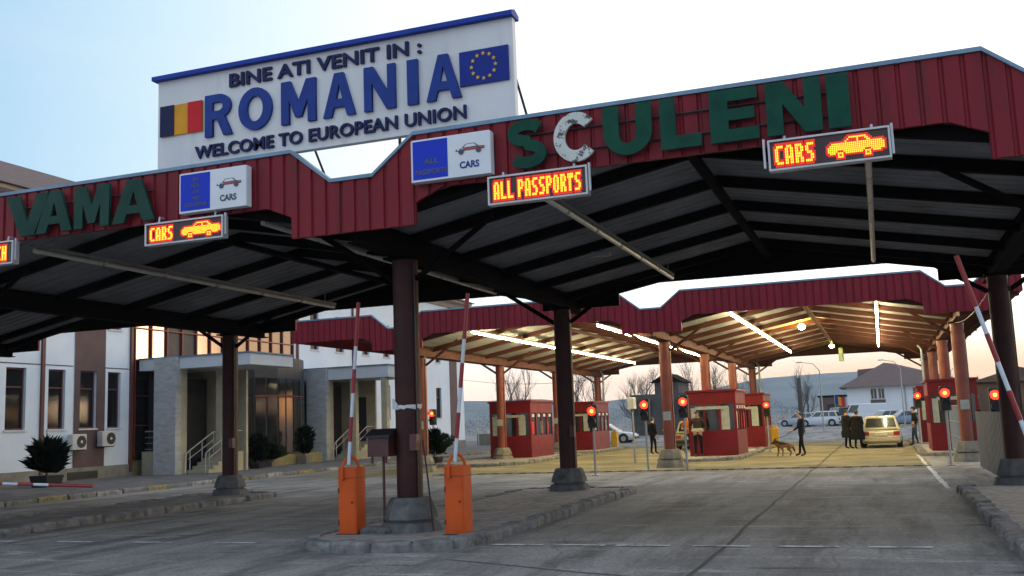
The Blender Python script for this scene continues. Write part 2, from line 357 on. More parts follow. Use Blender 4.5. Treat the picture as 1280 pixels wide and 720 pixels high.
# ------------------------------------------------------------------ layout numbers (metres)
X0, MW = -7.0, 9.46
COLS = [X0 - 2 * MW, X0 - MW, X0, X0 + MW]
YF, YB = 12.5, 24.3          # front canopy: street face and far face
YF3, YB3 = 32.57, 61.6       # second canopy
Y1, Y2 = 14.2, 22.6
ROWS3 = [34.6, 43.05, 51.5, 59.95]
ZT, ZV, ZB, ZH = 5.85, 5.32, 5.05, 4.55
def gz(y): return 0 if y < 65 else min((y - 65) * .004, .8)

# ------------------------------------------------------------------ ground
b = MB()
xs = [-1500, -300, -80, -40, -22, 0, 22, 60, 300, 1500]; ys = [-80, -20, 0, 20, 40, 65, 100, 140, 200, 250, 500, 1700]
b.add([(x, y, gz(y)) for y in ys for x in xs], [(j * 10 + i, j * 10 + i + 1, j * 10 + i + 11, j * 10 + i + 10) for j in range(len(ys) - 1) for i in range(9)])
struct(b.build('ground', 'ground'))
def strip(pts, w, z=.004, jit=.25):
    m = MB(); L, Rr = [], []
    for i, p in enumerate(pts):
        d = (Vector(pts[min(i + 1, len(pts) - 1)]) - Vector(pts[max(i - 1, 0)])).normalized(); n = Vector((-d.y, d.x))
        k = w * (1 + random.uniform(-jit, jit)) / 2
        L.append((p[0] + n.x * k, p[1] + n.y * k, z)); Rr.append((p[0] - n.x * k, p[1] - n.y * k, z))
    q = len(pts); m.add(L + Rr, [(i, i + 1, q + i + 1, q + i) for i in range(q - 1)]); return m
def line(x0, y0, x1, y1, n=24, j=.03):
    return [(x0 + (x1 - x0) * i / n + random.uniform(-j, j), y0 + (y1 - y0) * i / n + random.uniform(-j, j)) for i in range(n + 1)]
struct(strip(line(-2.1, 4, -2.05, 62, 60), .07).build('ground_seam', 'seam'))
struct(strip(line(-14.5, 4, -12.2, 64, 60), .05).build('ground_seam', 'seam'))
struct(strip(line(-5.4, 12.0, 1.2, 9.2, 16), .04).build('ground_seam', 'seam'))
for yy in (8.6, 18.4, 27.6):
    struct(strip(line(-15.0, yy, -8.5, yy, 20), .035, .005).build('ground_seam', 'seam'))
    struct(strip(line(-5.5, yy + .9, 1.2, yy + .9, 20), .03, .005).build('ground_seam', 'seam'))
m = MB()
for i, x in enumerate((-14.9, -13.3, -11.7, -10.1, -5.35, -4.45, -3.55, -2.5, -1.4, -.3, .5)):
    if i == 10: continue
    m.add(*[[(x, 13.42, .009), (x + .75, 13.42, .009), (x + .75, 13.54, .009), (x, 13.54, .009)], [(0, 1, 2, 3)]])
struct(m.build('road_marking', 'wornpaint'))
struct(strip(line(1.18, 23.2, 1.1, 40, 30, .015), .11, .009).build('road_marking', 'wornpaint'))

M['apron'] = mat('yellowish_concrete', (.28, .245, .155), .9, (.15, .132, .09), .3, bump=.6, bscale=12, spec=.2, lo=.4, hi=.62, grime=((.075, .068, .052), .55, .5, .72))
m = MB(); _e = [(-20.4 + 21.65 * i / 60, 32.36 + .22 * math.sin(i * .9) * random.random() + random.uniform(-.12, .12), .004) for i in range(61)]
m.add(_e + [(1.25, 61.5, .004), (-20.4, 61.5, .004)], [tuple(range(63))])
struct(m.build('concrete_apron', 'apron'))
struct(strip(line(-2.07, 32.6, -2.05, 61.4, 40), .05, .008).build('apron_seam', 'seam'))
def stone_ring(path, closed, w=.17, h=.14, stone=.55, gap=.03, mats=None):
    """kerb of stones swept along a path (kept one connected mesh)"""
    pts = [Vector((*p, 0)) for p in path]
    if closed: pts.append(pts[0])
    seg = [(pts[i + 1] - pts[i]).length for i in range(len(pts) - 1)]; tot = sum(seg)
    def at(t):
        t = max(0, min(tot, t)); i = 0
        while i < len(seg) - 1 and t > seg[i]: t -= seg[i]; i += 1
        return pts[i].lerp(pts[i + 1], t / seg[i] if seg[i] else 0)
    n = max(2, int(tot / stone)); L = tot / n; m = MB(); rings = []; mis = []
    for k in range(n):
        jz = random.uniform(-.02, .022); jo = random.uniform(-.03, .03)
        for (t, q) in ((0, .55), (gap, 1), (L * .33, 1), (L * .66, 1), (L - gap, 1), (L - .001, .55)):
            s = k * L + t; p = at(s); d = (at(s + .06) - at(s - .06)).normalized(); nn = Vector((d.y, -d.x, 0))   # outward = right of travel
            hh = (h + jz + random.uniform(-.009, .009)) * (1 if q == 1 else .72); o = jo + random.uniform(-.012, .012) if q == 1 else -.05
            rings.append([p + nn * o, p + nn * o + Vector((0, 0, hh * .72)), p + nn * (o - .035) + Vector((0, 0, hh)), p - nn * w + Vector((0, 0, hh)), p - nn * w])
            mis.append(k % 4)
    b0 = len(m.v)
    m.loft(rings, caps=not closed)
    if mats:
        f0 = 0
        for i in range(len(rings) - 1):
            for j in range(5): m.m[i * 5 + j] = mats[mis[i]]
    return m
def stadium(x0, x1, y0, y1, rf, rb):
    P = []
    def arc(cx, cy, r, a0, a1, n=8):
        for i in range(n + 1):
            a = R(a0 + (a1 - a0) * i / n); P.append((cx + r * math.cos(a), cy + r * math.sin(a)))
    arc(x1 - rf, y0 + rf, rf, -90, 0); arc(x1 - rb, y1 - rb, rb, 0, 90); arc(x0 + rb, y1 - rb, rb, 90, 180); arc(x0 + rf, y0 + rf, rf, 180, 270)
    return P                 # counter-clockwise: outward is right of travel
def island(x0, x1, y0, y1, rf=1.2, rb=.5, h=.14, kerbm='kerb', top='paving'):
    P = stadium(x0, x1, y0, y1, rf, rb)
    t = MB(); t.add([(x, y, h - .02) for x, y in stadium(x0 + .2, x1 - .2, y0 + .2, y1 - .2, rf - .1, rb - .1)], [tuple(range(len(P)))])
    o = struct(t.build('traffic_island', top))
    k = stone_ring(P, True, w=.26, h=h, stone=.62, gap=.045).build('island_kerb', kerbm, o, False); k['kind'] = 'structure'
island(-8.45, -5.5, 12.45, 23.4, 1.3, .45)
island(-17.75, -15.25, 8, 23.4, 1.2, .45, top='paving2')
island(1.3, 3.6, 6, 22.4, 1.0, .3)
for c, (a, e) in zip(COLS[1:], ((1.7, 2.3), (1.55, 1.75), (1.3, 1.6))):
    island(c - a, c + e, 38.3, 48.6, 1.3, .6)
    island(c - a, c + e, 49.8, 58.5, 1.2, .6)
# pavement along the customs building
m = MB(); m.add([(-40, -20, .12), (-22.45, -20, .12), (-22.45, 100, .12), (-40, 100, .12)], [(0, 1, 2, 3)])
pv = struct(m.build('pavement', 'paving2'))
k = stone_ring([(-22.3, -18), (-22.3, 96)][::-1], False, h=.14, stone=1.1, mats=[0, 1, 2, 1])
k = stone_ring([(-22.3, -18), (-22.3, 96)], False, h=.14, stone=1.1, mats=[1, 0, 2, 0]).build('pavement_kerb', ['kerb', 'kerb_yellow', 'kerb_white'], pv); k['kind'] = 'structure'

# ------------------------------------------------------------------ canopies
def zt(x, cols):
    for c in cols:
        d = abs(x - c)
        if d < .352: return ZV
        if d < 1.018: return ZV + (ZT - ZV) * (d - .352) / .666
    return ZT
def zb(x, cols):
    for c in cols:
        d = abs(x - c)
        if d <= 1.02: return ZH
        if d < 1.45: return 4.87 + (ZB - 4.87) * (d - 1.02) / .43
    return ZB
def brk(x0, x1, cols):
    s = []
    for c in cols:
        for d in (.352, 1.018, 1.0195, 1.0205, 1.45):
            for g in (-1, 1):
                if x0 < c + g * d < x1: s.append(c + g * d)
    return s
def fascia(y, s, x0, x1, cols):
    """ribbed sheet fascia whose outer face looks along s*Y"""
    prof = []; x = x0
    while x < x1:
        for dx, d in ((0, 0), (.175, 0), (.19, .03), (.222, .03)): prof.append((x + dx, d))
        x += .24
    prof = [p for p in prof if p[0] < x1] + [(x1, 0)]
    def dep(x):
        for i in range(len(prof) - 1):
            if prof[i][0] <= x <= prof[i + 1][0]:
                t = (x - prof[i][0]) / max(1e-6, prof[i + 1][0] - prof[i][0]); return prof[i][1] + (prof[i + 1][1] - prof[i][1]) * t
        return 0
    pts = sorted(prof + [(q, dep(q)) for q in brk(x0, x1, cols)])
    m = MB().loft([[(x, y - s * d, zb(x, cols)), (x, y - s * d, zt(x, cols)), (x, y - s * .07, zt(x, cols)), (x, y - s * .07, zb(x, cols))] for x, d in pts])
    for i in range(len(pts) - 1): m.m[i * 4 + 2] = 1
    return m
def fcap(y, s, x0, x1, cols):
    pts = sorted([x0, x1] + brk(x0, x1, cols))
    return MB().loft([[(x, y + s * .03, zt(x, cols) + .001), (x, y + s * .03, zt(x, cols) + .055), (x, y - s * .14, zt(x, cols) + .055), (x, y - s * .14, zt(x, cols) + .001)] for x in pts])
def zr(x):
    t = ((x - X0) / MW) % 1.0
    return 4.80 + .90 * (1 - abs(2 * t - 1))
def nodes(x0, x1):
    return sorted([x0, x1] + [X0 + MW * k / 2 for k in range(-8, 8) if x0 < X0 + MW * k / 2 < x1])
def canopy(label, yf, yb, x0, x1, cols, rows, raf, bm_, st, redf, footm, sh, bk):
    t = thing('border_canopy', label, 'canopy', (X0, yf, 0))
    cc = [c for c in COLS + [X0 + 2 * MW] if x0 - 2 < c < x1 + 2]
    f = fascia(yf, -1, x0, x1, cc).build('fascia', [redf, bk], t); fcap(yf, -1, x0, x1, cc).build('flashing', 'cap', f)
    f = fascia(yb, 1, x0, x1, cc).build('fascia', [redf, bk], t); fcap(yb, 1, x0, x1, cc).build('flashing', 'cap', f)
    for x, s in ((x0, -1), (x1, 1)):
        MB().box((min(x, x - s * .06), yf + .08, zb(x, cc)), (max(x, x - s * .06), yb - .08, zt(x, cc))).build('end_fascia', redf, t)
    ns = nodes(x0 + .08, x1 - .08)
    yy = []; q = yf + .09
    while q < yb - .09 - .3:
        yy += [(q, 0), (q + .20, 0), (q + .215, .03), (q + .285, .03), (q + .30, 0)]; q += .301
    yy.append((yb - .09, 0))
    MB().loft([[(x, y, zr(x) + d) for y, d in yy] + [(x, y, zr(x) + d + .02) for y, d in yy[::-1]] for x in ns]).build('roof_sheet', sh, t)
    for y in raf:
        MB().loft([[(x, y - .06, zr(x) - .004), (x, y + .06, zr(x) - .004), (x, y + .06, zr(x) - .18), (x, y - .06, zr(x) - .18)] for x in ns]).build('rafter', bm_, t)
    for k in range(-3, 3):
        x = X0 + MW * (k + .5)
        if x0 < x < x1: MB().box((x - .07, yf + .1, zr(x) - .30), (x + .07, yb - .1, zr(x) - .203)).build('ridge_beam', bm_, t)
    for c in cols:
        q = MB(); q.box((c - .14, yf + .1, 4.40), (c + .14, yb - .1, 4.425)); q.box((c - .02, yf + .1, 4.425), (c + .02, yb - .1, 4.74)); q.box((c - .14, yf + .1, 4.74), (c + .14, yb - .1, 4.76))
        q.build('main_beam', bm_, t)
        for y in rows:
            co = MB().tube([(c, y, .5), (c, y, 4.38)], .205, 20).build('column', st, t, True)
            MB().box((c - .26, y - .26, 4.36), (c + .26, y + .26, 4.398)).build('head_plate', bm_, co)
            o8 = lambda r, z: [(c + r * math.cos(R(22.5 + 45 * i)), y + r * math.sin(R(22.5 + 45 * i)), z) for i in range(8)]
            MB().loft([o8(.52, 0), o8(.50, .10), o8(.44, .25), o8(.37, .27), o8(.37, .30), o8(.43, .31), o8(.40, .42), o8(.33, .60), o8(.29, .63)]).build('footing', footm, co)
            for i in range(4): MB().tube([(c + .34 * math.cos(R(45 + 90 * i)), y + .34 * math.sin(R(45 + 90 * i)), .60), (c + .34 * math.cos(R(45 + 90 * i)), y + .34 * math.sin(R(45 + 90 * i)), .62)], .01, 6) if False else None
            cd = MB().tube([(c + .19, y - .10, .6), (c + .20, y - .10, 4.3)], .014, 6).build('conduit', 'black', co)
            if yf > 30: MB().box((c - .13, y - .235, 1.62), (c + .13, y - .208, 1.92)).build('notice', 'paper', co)
            else: MB().box((c + .13, y - .25, 1.35), (c + .25, y - .13, 1.6)).build('junction_box', 'box', co)
            for g in (-1, 1):
                xe = c + g * 1.55
                if x0 < xe < x1: MB().tube([(c + g * .2, y, 4.05), (xe, y, zr(xe) - .15)], .05, 8).build('knee_brace', bm_, t)
    return t
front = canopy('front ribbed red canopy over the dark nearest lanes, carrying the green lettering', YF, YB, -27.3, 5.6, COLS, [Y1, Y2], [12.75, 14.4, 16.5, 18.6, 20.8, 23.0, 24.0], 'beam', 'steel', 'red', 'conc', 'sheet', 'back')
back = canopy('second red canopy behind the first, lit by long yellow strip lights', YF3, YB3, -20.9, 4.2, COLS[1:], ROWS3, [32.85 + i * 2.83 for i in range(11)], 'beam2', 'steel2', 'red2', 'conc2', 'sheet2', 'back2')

# torn white tape round the nearest column
t = MB(); ring = []
for i in range(25):
    a = R(-200 + i * 13); ring.append((X0 + .212 * math.cos(a), Y1 + .212 * math.sin(a), 2.02 + random.uniform(-.012, .012)))
rings = [[(x, y, z - .02 - .02 * random.random()), (x, y, z + .025 + .02 * random.random()), (X0 + (x - X0) * 1.02, Y1 + (y - Y1) * 1.02, z + .025), (X0 + (x - X0) * 1.02, Y1 + (y - Y1) * 1.02, z - .02)] for x, y, z in ring]
t.loft(rings)
t.loft([[(X0 - .19, Y1 - .13, 2.0), (X0 - .205, Y1 - .14, 2.0), (X0 - .205, Y1 - .14, 2.16), (X0 - .19, Y1 - .13, 2.16)], [(X0 - .08, Y1 - .205, 1.98), (X0 - .08, Y1 - .22, 1.98), (X0 - .08, Y1 - .22, 2.07), (X0 - .08, Y1 - .205, 2.07)]])
tag(t.build('tape', 'tape'), 'torn white tape wrapped around the nearest maroon column', 'tape')

# fluorescent rows
def light_row(x, y0, y1, z, n, lit, label, group):
    t = thing('fluorescent_light', label, 'light', (x, y0, z), group)
    MB().box((x - .045, y0, z + .05), (x + .045, y1, z + .11)).build('tray', 'fit', t)
    L = (y1 - y0) / n
    for i in range(n):
        a = y0 + i * L
        MB().tube([(x, a + .05, z), (x, a + L - .05, z)], .036 if lit else .045, 8).build('tube', 'tube' if lit else 'tubeoff', t, True)
    m = MB(); y = y0 + .6
    for k in range(max(2, int((y1 - y0) / 4))):
        yy = y0 + .5 + k * (y1 - y0 - 1) / max(1, int((y1 - y0) / 4) - 1); m = MB().tube([(x, yy, z + .1), (x, yy, zr(x) - .02)], .012, 5); m.build('hanger', 'fit', t)
XL = [-13.55, -8.9, -4.4, .1]
nm = ['left of the VAMA lane, above the far side of the lane', 'just left of the nearest column', 'behind the ALL PASSPORTS display', 'behind the display with the car on the right']
for x, s in zip(XL, ('unlit strip light under the front canopy behind the VAMA letters', 'unlit strip light under the front canopy just left of the nearest column', 'unlit strip light under the front canopy behind the ALL PASSPORTS display', 'unlit strip light under the front canopy behind the large CARS display')):
    light_row(x, 13.0, 23.2, 4.98, 6, False, s, 'unlit strip lights of the front canopy')
for x, s, y1 in zip(XL, ('lit yellow strip light over the booth seen left of the dark column', 'lit yellow strip light crossing behind the front column of the middle row', 'lit yellow strip light over the lane of the dog handler', 'lit yellow strip light over the lane of the beige hatchback'), (58, 55, 56, 55)):
    light_row(x, 32.75, y1, 4.93 if x == -8.9 else 5.0, 12, True, s, 'lit strip lights of the second canopy')

# ------------------------------------------------------------------ welcome board
t = thing('welcome_sign', 'large white welcome board with blue ROMANIA lettering above the front canopy', 'sign', (-7.6, 12.75, 5.9))
bx0, bx1, bz0, bz1 = -10.65, -4.48, 5.94, 7.44
MB().box((bx0, 12.70, bz0), (bx1, 12.82, bz1)).build('board', 'white', t)
MB().prism([(12.60, bz1 + .002), (12.60, bz1 + .07), (12.74, bz1 + .12), (12.90, bz1 + .07), (12.90, bz1 + .002)], 'x', bx0 - .06, bx1 + .03).build('top_cap', 'capblue', t)
YBd = 12.698
def ell(cx, cy, rx, ry, a0, a1, n=10): return [(cx + rx * math.cos(R(a0 + (a1 - a0) * i / n)), cy + ry * math.sin(R(a0 + (a1 - a0) * i / n))) for i in range(n + 1)]
BL = {'R': [[(0, 0), (0, 1), (.5, 1)] + ell(.5, .71, .45, .29, 88, -60) + [(1, 0), (.68, 0), (.44, .40), (.28, .40), (.28, 0)], [(.28, .60), (.28, .81)] + ell(.48, .705, .18, .105, 90, -90)],
      'O': [ell(.5, .5, .5, .5, 0, 350, 27), ell(.5, .5, .24, .30, 0, 350, 27)],
      'M': [[(0, 0), (0, 1), (.27, 1), (.5, .50), (.73, 1), (1, 1), (1, 0), (.77, 0), (.77, .55), (.59, .14), (.41, .14), (.23, .55), (.23, 0)]],
      'A': [[(0, 0), (.36, 1), (.64, 1), (1, 0), (.74, 0), (.67, .21), (.33, .21), (.26, 0)], [(.40, .40), (.60, .40), (.5, .74)]],
      'N': [[(0, 0), (0, 1), (.30, 1), (.75, .40), (.75, 1), (1, 1), (1, 0), (.71, 0), (.25, .62), (.25, 0)]], 'I': [[(0, 0), (0, 1), (1, 1), (1, 0)]]}
for ch, (a, c) in zip('ROMANIA', ((-9.70, -9.19), (-9.07, -8.46), (-8.29, -7.68), (-7.55, -7.0), (-6.85, -6.33), (-6.135, -5.963), (-5.83, -5.28))):
    outline_obj(BL[ch], 'letter', t, 'blue', (a, c, 6.37, 7.05), YBd, .05)
text_parts('BINE ATI VENIT IN :', t, 'navy', (-9.25, -5.9, 7.13, 7.35), YBd, .04, .026, 1.03)
text_parts('WELCOME TO EUROPEAN UNION', t, 'navy', (-9.9, -5.22, 6.045, 6.25), YBd, .04, .022, 1.03)
f = MB().box((-10.58, 12.672, 6.50), (-9.77, 12.699, 7.0)).build('national_flag', 'royellow', t)
MB().box((-10.582, 12.660, 6.497), (-10.31, 12.671, 7.003)).build('stripe', 'roblue', f)
MB().box((-10.04, 12.660, 6.497), (-9.768, 12.671, 7.003)).build('stripe', 'rored', f)
f = MB().box((-5.30, 12.660, 6.52), (-4.55, 12.699, 7.03)).build('union_flag', 'euflag', t)
for i in range(12):
    a = PI / 2 + i * PI / 6; cx, cz = -4.925 + .185 * math.cos(a), 6.775 + .185 * math.sin(a)
    MB().prism([(cx + (.034 if k % 2 == 0 else .014) * math.cos(PI / 2 + k * PI / 5), cz + (.034 if k % 2 == 0 else .014) * math.sin(PI / 2 + k * PI / 5)) for k in range(10)], 'y', 12.650, 12.659).build('star', 'gold', f)
for x in (-10.3, -8.25, -6.42, -4.75): MB().tube([(x, 12.95, 5.0), (x, 12.95, 7.3)], .025, 8).build('support_post', 'black', t)
for x in (-8.25, -4.62): MB().tube([(x, 12.97, 6.9), (x + .12, 14.2, 5.15)], .02, 6).build('stay', 'black', t)

# ------------------------------------------------------------------ channel letters
def arcpts(cx, cy, rx, ry, a0, a1, n=14): return [(cx + rx * math.cos(R(a0 + (a1 - a0) * i / n)), cy + ry * math.sin(R(a0 + (a1 - a0) * i / n))) for i in range(n + 1)]
def s_shape():
    cl = arcpts(.5, .725, .35, .165, 25, 270, 16) + arcpts(.5, .285, .35, .175, 85, -155, 16)
    L, Q = [], []; asp = .85
    for i in range(len(cl)):
        a = cl[max(i - 1, 0)]; c = cl[min(i + 1, len(cl) - 1)]; dx, dy = (c[0] - a[0]), (c[1] - a[1]) ; l = math.hypot(dx, dy); nx, ny = -dy / l, dx / l
        L.append((cl[i][0] + nx * .135, cl[i][1] + ny * .115)); Q.append((cl[i][0] - nx * .135, cl[i][1] - ny * .115))
    return [L + Q[::-1]]
GL = {
 'V': [[(0, 1), (.3, 1), (.5, .34), (.7, 1), (1, 1), (.66, 0), (.34, 0)]],
 'A': [[(0, 0), (.34, 1), (.66, 1), (1, 0), (.72, 0), (.655, .2), (.345, .2), (.28, 0)], [(.405, .39), (.595, .39), (.5, .72)]],
 'M': [[(0, 0), (0, 1), (.32, 1), (.5, .52), (.68, 1), (1, 1), (1, 0), (.75, 0), (.75, .56), (.6, .1), (.4, .1), (.25, .56), (.25, 0)]],
 'S': s_shape(),
 'C': [arcpts(.5, .5, .5, .5, 40, 320, 26) + arcpts(.5, .5, .25, .27, 320, 40, 26)],
 'U': [[(0, 1), (.32, 1), (.32, .42)] + arcpts(.5, .42, .18, .20, 180, 360, 8) + [(.68, 1), (1, 1), (1, .45)] + arcpts(.5, .45, .5, .45, 0, -180, 16)],
 'L': [[(0, 0), (0, 1), (.38, 1), (.38, .25), (1, .25), (1, 0)]],
 'E': [[(0, 0), (0, 1), (1, 1), (1, .77), (.38, .77), (.38, .62), (.93, .62), (.93, .4), (.38, .4), (.38, .23), (1, .23), (1, 0)]],
 'N': [[(0, 0), (0, 1), (.34, 1), (.7, .44), (.7, 1), (1, 1), (1, 0), (.68, 0), (.3, .58), (.3, 0)]],
 'I': [[(0, 0), (0, 1), (1, 1), (1, 0)]],
}
def letters(word, label, xs, z0, z1, m):
    t = thing('channel_letter_sign', label, 'lettering', (xs[0][0], YF, z0))
    for ch, (a, c) in zip(word, xs):
        mm = 'peel' if ch == 'C' else m
        o = outline_obj(GL[ch], 'letter', t, mm, (a, c, z0, z1), YF - .085, .05)
        if ch == 'C': o['label'] = 'white letter C with its green paint peeled away'
    for z in (z0 + .18, z1 - .2): MB().tube([(xs[0][0] + .1, YF - .035, z), (xs[-1][1] - .1, YF - .035, z)], .014, 6).build('mounting_rail', 'black', t)
letters('VAMA', 'dark green block letters spelling VAMA on the red fascia', [(-13.48, -12.55), (-12.83, -12.07), (-12.03, -11.32), (-11.26, -10.42)], 5.08, 5.77, 'greend')
letters('SCULENI', 'green block letters spelling SCULENI with a white C', [(-4.51, -3.94), (-3.84, -3.22), (-3.15, -2.50), (-2.39, -1.87), (-1.75, -1.15), (-1.05, -.39), (-.32, -.06)], 5.12, 5.80, 'green')

# ------------------------------------------------------------------ lane information panels
def car_picture(parent, x0, x1, z0, z1, y):
    P = lambda pts: [(x0 + u * (x1 - x0), z0 + v * (z1 - z0)) for u, v in pts]
    p = MB(); p.prism(P([(0, .28), (.02, .48), (.22, .58), (.36, .95), (.66, .97), (.8, .62), (1, .55), (1, .3)]), 'y', y - .004, y); pic = p.build('car_picture', 'darkgrey', parent)
    MB().prism(P([(.3, .32), (.3, .5), (.98, .52), (.98, .34)]), 'y', y - .007, y - .0045).build('car_flank', 'pic_red', pic)
    MB().prism(P([(.29, .6), (.38, .88), (.64, .9), (.74, .62)]), 'y', y - .007, y - .0045).build('car_window', 'panelwhite', pic)
    MB().prism(P([(.06, .34), (.06, .5), (.27, .53), (.27, .34)]), 'y', y - .007, y - .0045).build('car_bonnet', 'panelwhite', pic)
    for u in (.2, .8):
        MB().prism([(x0 + u * (x1 - x0) + .04 * math.cos(a * PI / 6), z0 + .2 * (z1 - z0) + .04 * math.sin(a * PI / 6)) for a in range(12)], 'y', y - .010, y - .0075).build('wheel', 'darkgrey', pic)
def info_panel(label, x0, x1, z0, z1, words, carcol):
    y = YF - .17
    t = thing('lane_panel', label, 'sign', (x0, y, z0))
    MB().bbox((x0, y, z0), (x1, y + .15, z1), .012).build('light_box', 'panelwhite', t)
    w = x1 - x0
    MB().box((x0 + .035, y - .006, z0 + .03), (x0 + w * .47, y - .001, z1 - .03)).build('blue_field', 'panelblue', t)
    n = len(words); hh = (z1 - z0 - .1) / max(n, 3)
    for i, s in enumerate(words):
        ww = min(.038 * len(s) * (2.0 if n < 3 else 1.35), w * .40); cx = x0 + .02 + w * .245; h = .075 if n < 3 else .055
        zc = (z0 + z1) / 2 + (n - 1) * (.075 if n < 3 else .05) * (1 - 2 * i / max(1, n - 1)) - (.1 if n < 3 else 0) * 1
        text_obj(s, 'lettering', t, 'olive', (cx - ww / 2, cx + ww / 2, zc - h / 2, zc + h / 2), y - .0065, .004, .02)
    text_obj('CARS', 'lettering', t, carcol, (x0 + w * .62, x0 + w * .86, z0 + .11, z0 + .21), y - .0015, .004, .03)
    car_picture(t, x0 + w * .57, x0 + w * .93, z0 + .32, z0 + .46, y - .0015)
info_panel('white and blue lane panel between VAMA and the valley, five text lines', -9.93, -8.70, 5.10, 5.73, ['EU', 'EEA', 'CH', 'AND', 'CITIZENS'], 'darkgrey')
info_panel('white and blue lane panel left of SCULENI reading ALL PASSPORTS', -5.95, -4.74, 5.11, 5.72, ['ALL', 'PASSPORTS'], 'blue')

# ------------------------------------------------------------------ LED displays
F57 = {'A': '01110 11011 11011 11011 11111 11011 11011', 'L': '11000 11000 11000 11000 11000 11000 11111', 'P': '11110 11011 11011 11110 11000 11000 11000', 'S': '01111 11000 11000 01110 00011 00011 11110',
       'O': '01110 11011 11011 11011 11011 11011 01110', 'R': '11110 11011 11011 11110 11110 11011 11011', 'T': '11111 11111 01100 01100 01100 01100 01100', 'C': '01111 11000 11000 11000 11000 11000 01111', 'H': '11011 11011 11011 11111 11011 11011 11011'}
CARB = ['00000000000111111111000000000', '00000000001000010001100000000', '00000000010000010000110000000', '00111111111111111111111111110', '01111111111111111111111111111', '11111111111111111111111111111', '11111111111111111111111111111', '11111000111111111110001111111', '01110111011111111101110111100', '00000101000000000001010000000', '00000111000000000001110000000']
def dots(rows, x0, z1, px, pz, y, parent, name):
    a, c = MB(), MB(); H = len(rows)
    on = lambda i, j: 0 <= j < H and 0 <= i < len(rows[j]) and rows[j][i] == '1'
    for j in range(H):
        for i in range(len(rows[j])):
            if on(i, j):
                u, v = x0 + i * px, z1 - (j + 1) * pz; g = px * .12
                c.box((u + g, y - .006, v + g), (u + px - g, y - .002, v + pz - g))
                a.box((u - px * .5, y - .0015, v - pz * .5), (u + px * 1.5, y - .001, v + pz * 1.5)) if not (on(i - 1, j) and on(i + 1, j) and on(i, j - 1) and on(i, j + 1)) else None
    o = c.build(name, 'led', parent)
    # red glare put in as glowing cells round the bright ones: one sheet of cells, no doubled cells
    r = MB(); seen = set()
    for j in range(-1, H + 1):
        for i in range(-1, max(len(q) for q in rows) + 1):
            if not on(i, j) and any(on(i + p, j + q) for p in (-1, 0, 1) for q in (-1, 0, 1)):
                u, v = x0 + i * px, z1 - (j + 1) * pz; f = .26
                l = u if on(i - 1, j) or on(i + 1, j) or on(i, j - 1) or on(i, j + 1) else u + px * .2
                r.box((u + px * .04, y - .0045, v + pz * .04), (u + px * .96, y - .002, v + pz * .96))
    r.build('glare_cells', 'ledglare', o)
def word_rows(w):
    rows = [''] * 7
    for ch in w:
        for j in range(7): rows[j] += ('000' if ch == ' ' else F57[ch].split()[j] + '0')
    return rows
def led_sign(label, x0, x1, z0, z1, word, wx0, wx1, car=None, bracket=None):
    y = YF - .20
    t = thing('led_display', label, 'display', (x0, y, z0), 'LED displays along the front canopy')
    e = .024
    q = MB(); q.box((x0, y, z0), (x1, y + .02, z0 + e)); q.box((x0, y, z1 - e), (x1, y + .02, z1)); q.box((x0, y, z0 + e), (x0 + e, y + .02, z1 - e)); q.box((x1 - e, y, z0 + e), (x1, y + .02, z1 - e))
    fr = MB()
    ring = lambda d, yy: [(x0 + d, yy, z0 + d), (x1 - d, yy, z0 + d), (x1 - d, yy, z1 - d), (x0 + d, yy, z1 - d)]
    fr.loft([ring(0, y + .14), ring(0, y), ring(e, y), ring(e, y + .03)], caps=False); fr.build('frame', 'alu', t)
    MB().box((x0 + .01, y + .031, z0 + .01), (x1 - .01, y + .135, z1 - .01)).build('screen', 'screen', t)
    rows = word_rows(word); px = (wx1 - wx0) / len(rows[0]); H = z1 - z0 - 2 * e; pz = H * .70 / 7
    for i, ch in enumerate(word):
        if ch == ' ': continue
        off = sum(3 if q == ' ' else 6 for q in word[:i])
        dots(F57[ch].split(), wx0 + off * px, z1 - e - H * .16, px, pz, y + .028, t, 'lit_letter')
    if car:
        cx0, cx1 = car; px = (cx1 - cx0) / 29; dots(CARB, cx0, z1 - e - H * .13, px, H * .74 / 11, y + .028, t, 'lit_car')
    for bx in (bracket or (x1,)):
        MB().box((bx + .008, y + .03, z0 + .05), (bx + .036, y + .07, z1 + .03)).build('bracket', 'alu', t)
    for bx in (x0 + .2, x1 - .2):
        MB().tube([(bx, y + .09, z1), (bx, YF - .1, ZB + .05), (bx, YF + .12, ZB + .05)], .018, 6).build('hanger', 'alu', t)
led_sign('LED display reading CARS with a car below the left blue panel', -10.55, -9.10, 4.65, 5.0, 'CARS', -10.47, -10.02, (-9.87, -9.16))
led_sign('LED display reading ALL PASSPORTS in yellow, under the white C', -4.79, -3.38, 4.65, 5.045, 'ALL PASSPORTS', -4.71, -3.46)
led_sign('LED display reading CARS with a car, hanging under SCULENI at right', -1.06, .36, 4.66, 5.05, 'CARS', -.98, -.50, (-.36, .29), (-1.13, .36))
led_sign('LED display ending in CH cut off at the left edge under VAMA', -14.8, -13.24, 4.63, 5.02, 'CH', -13.62, -13.38)

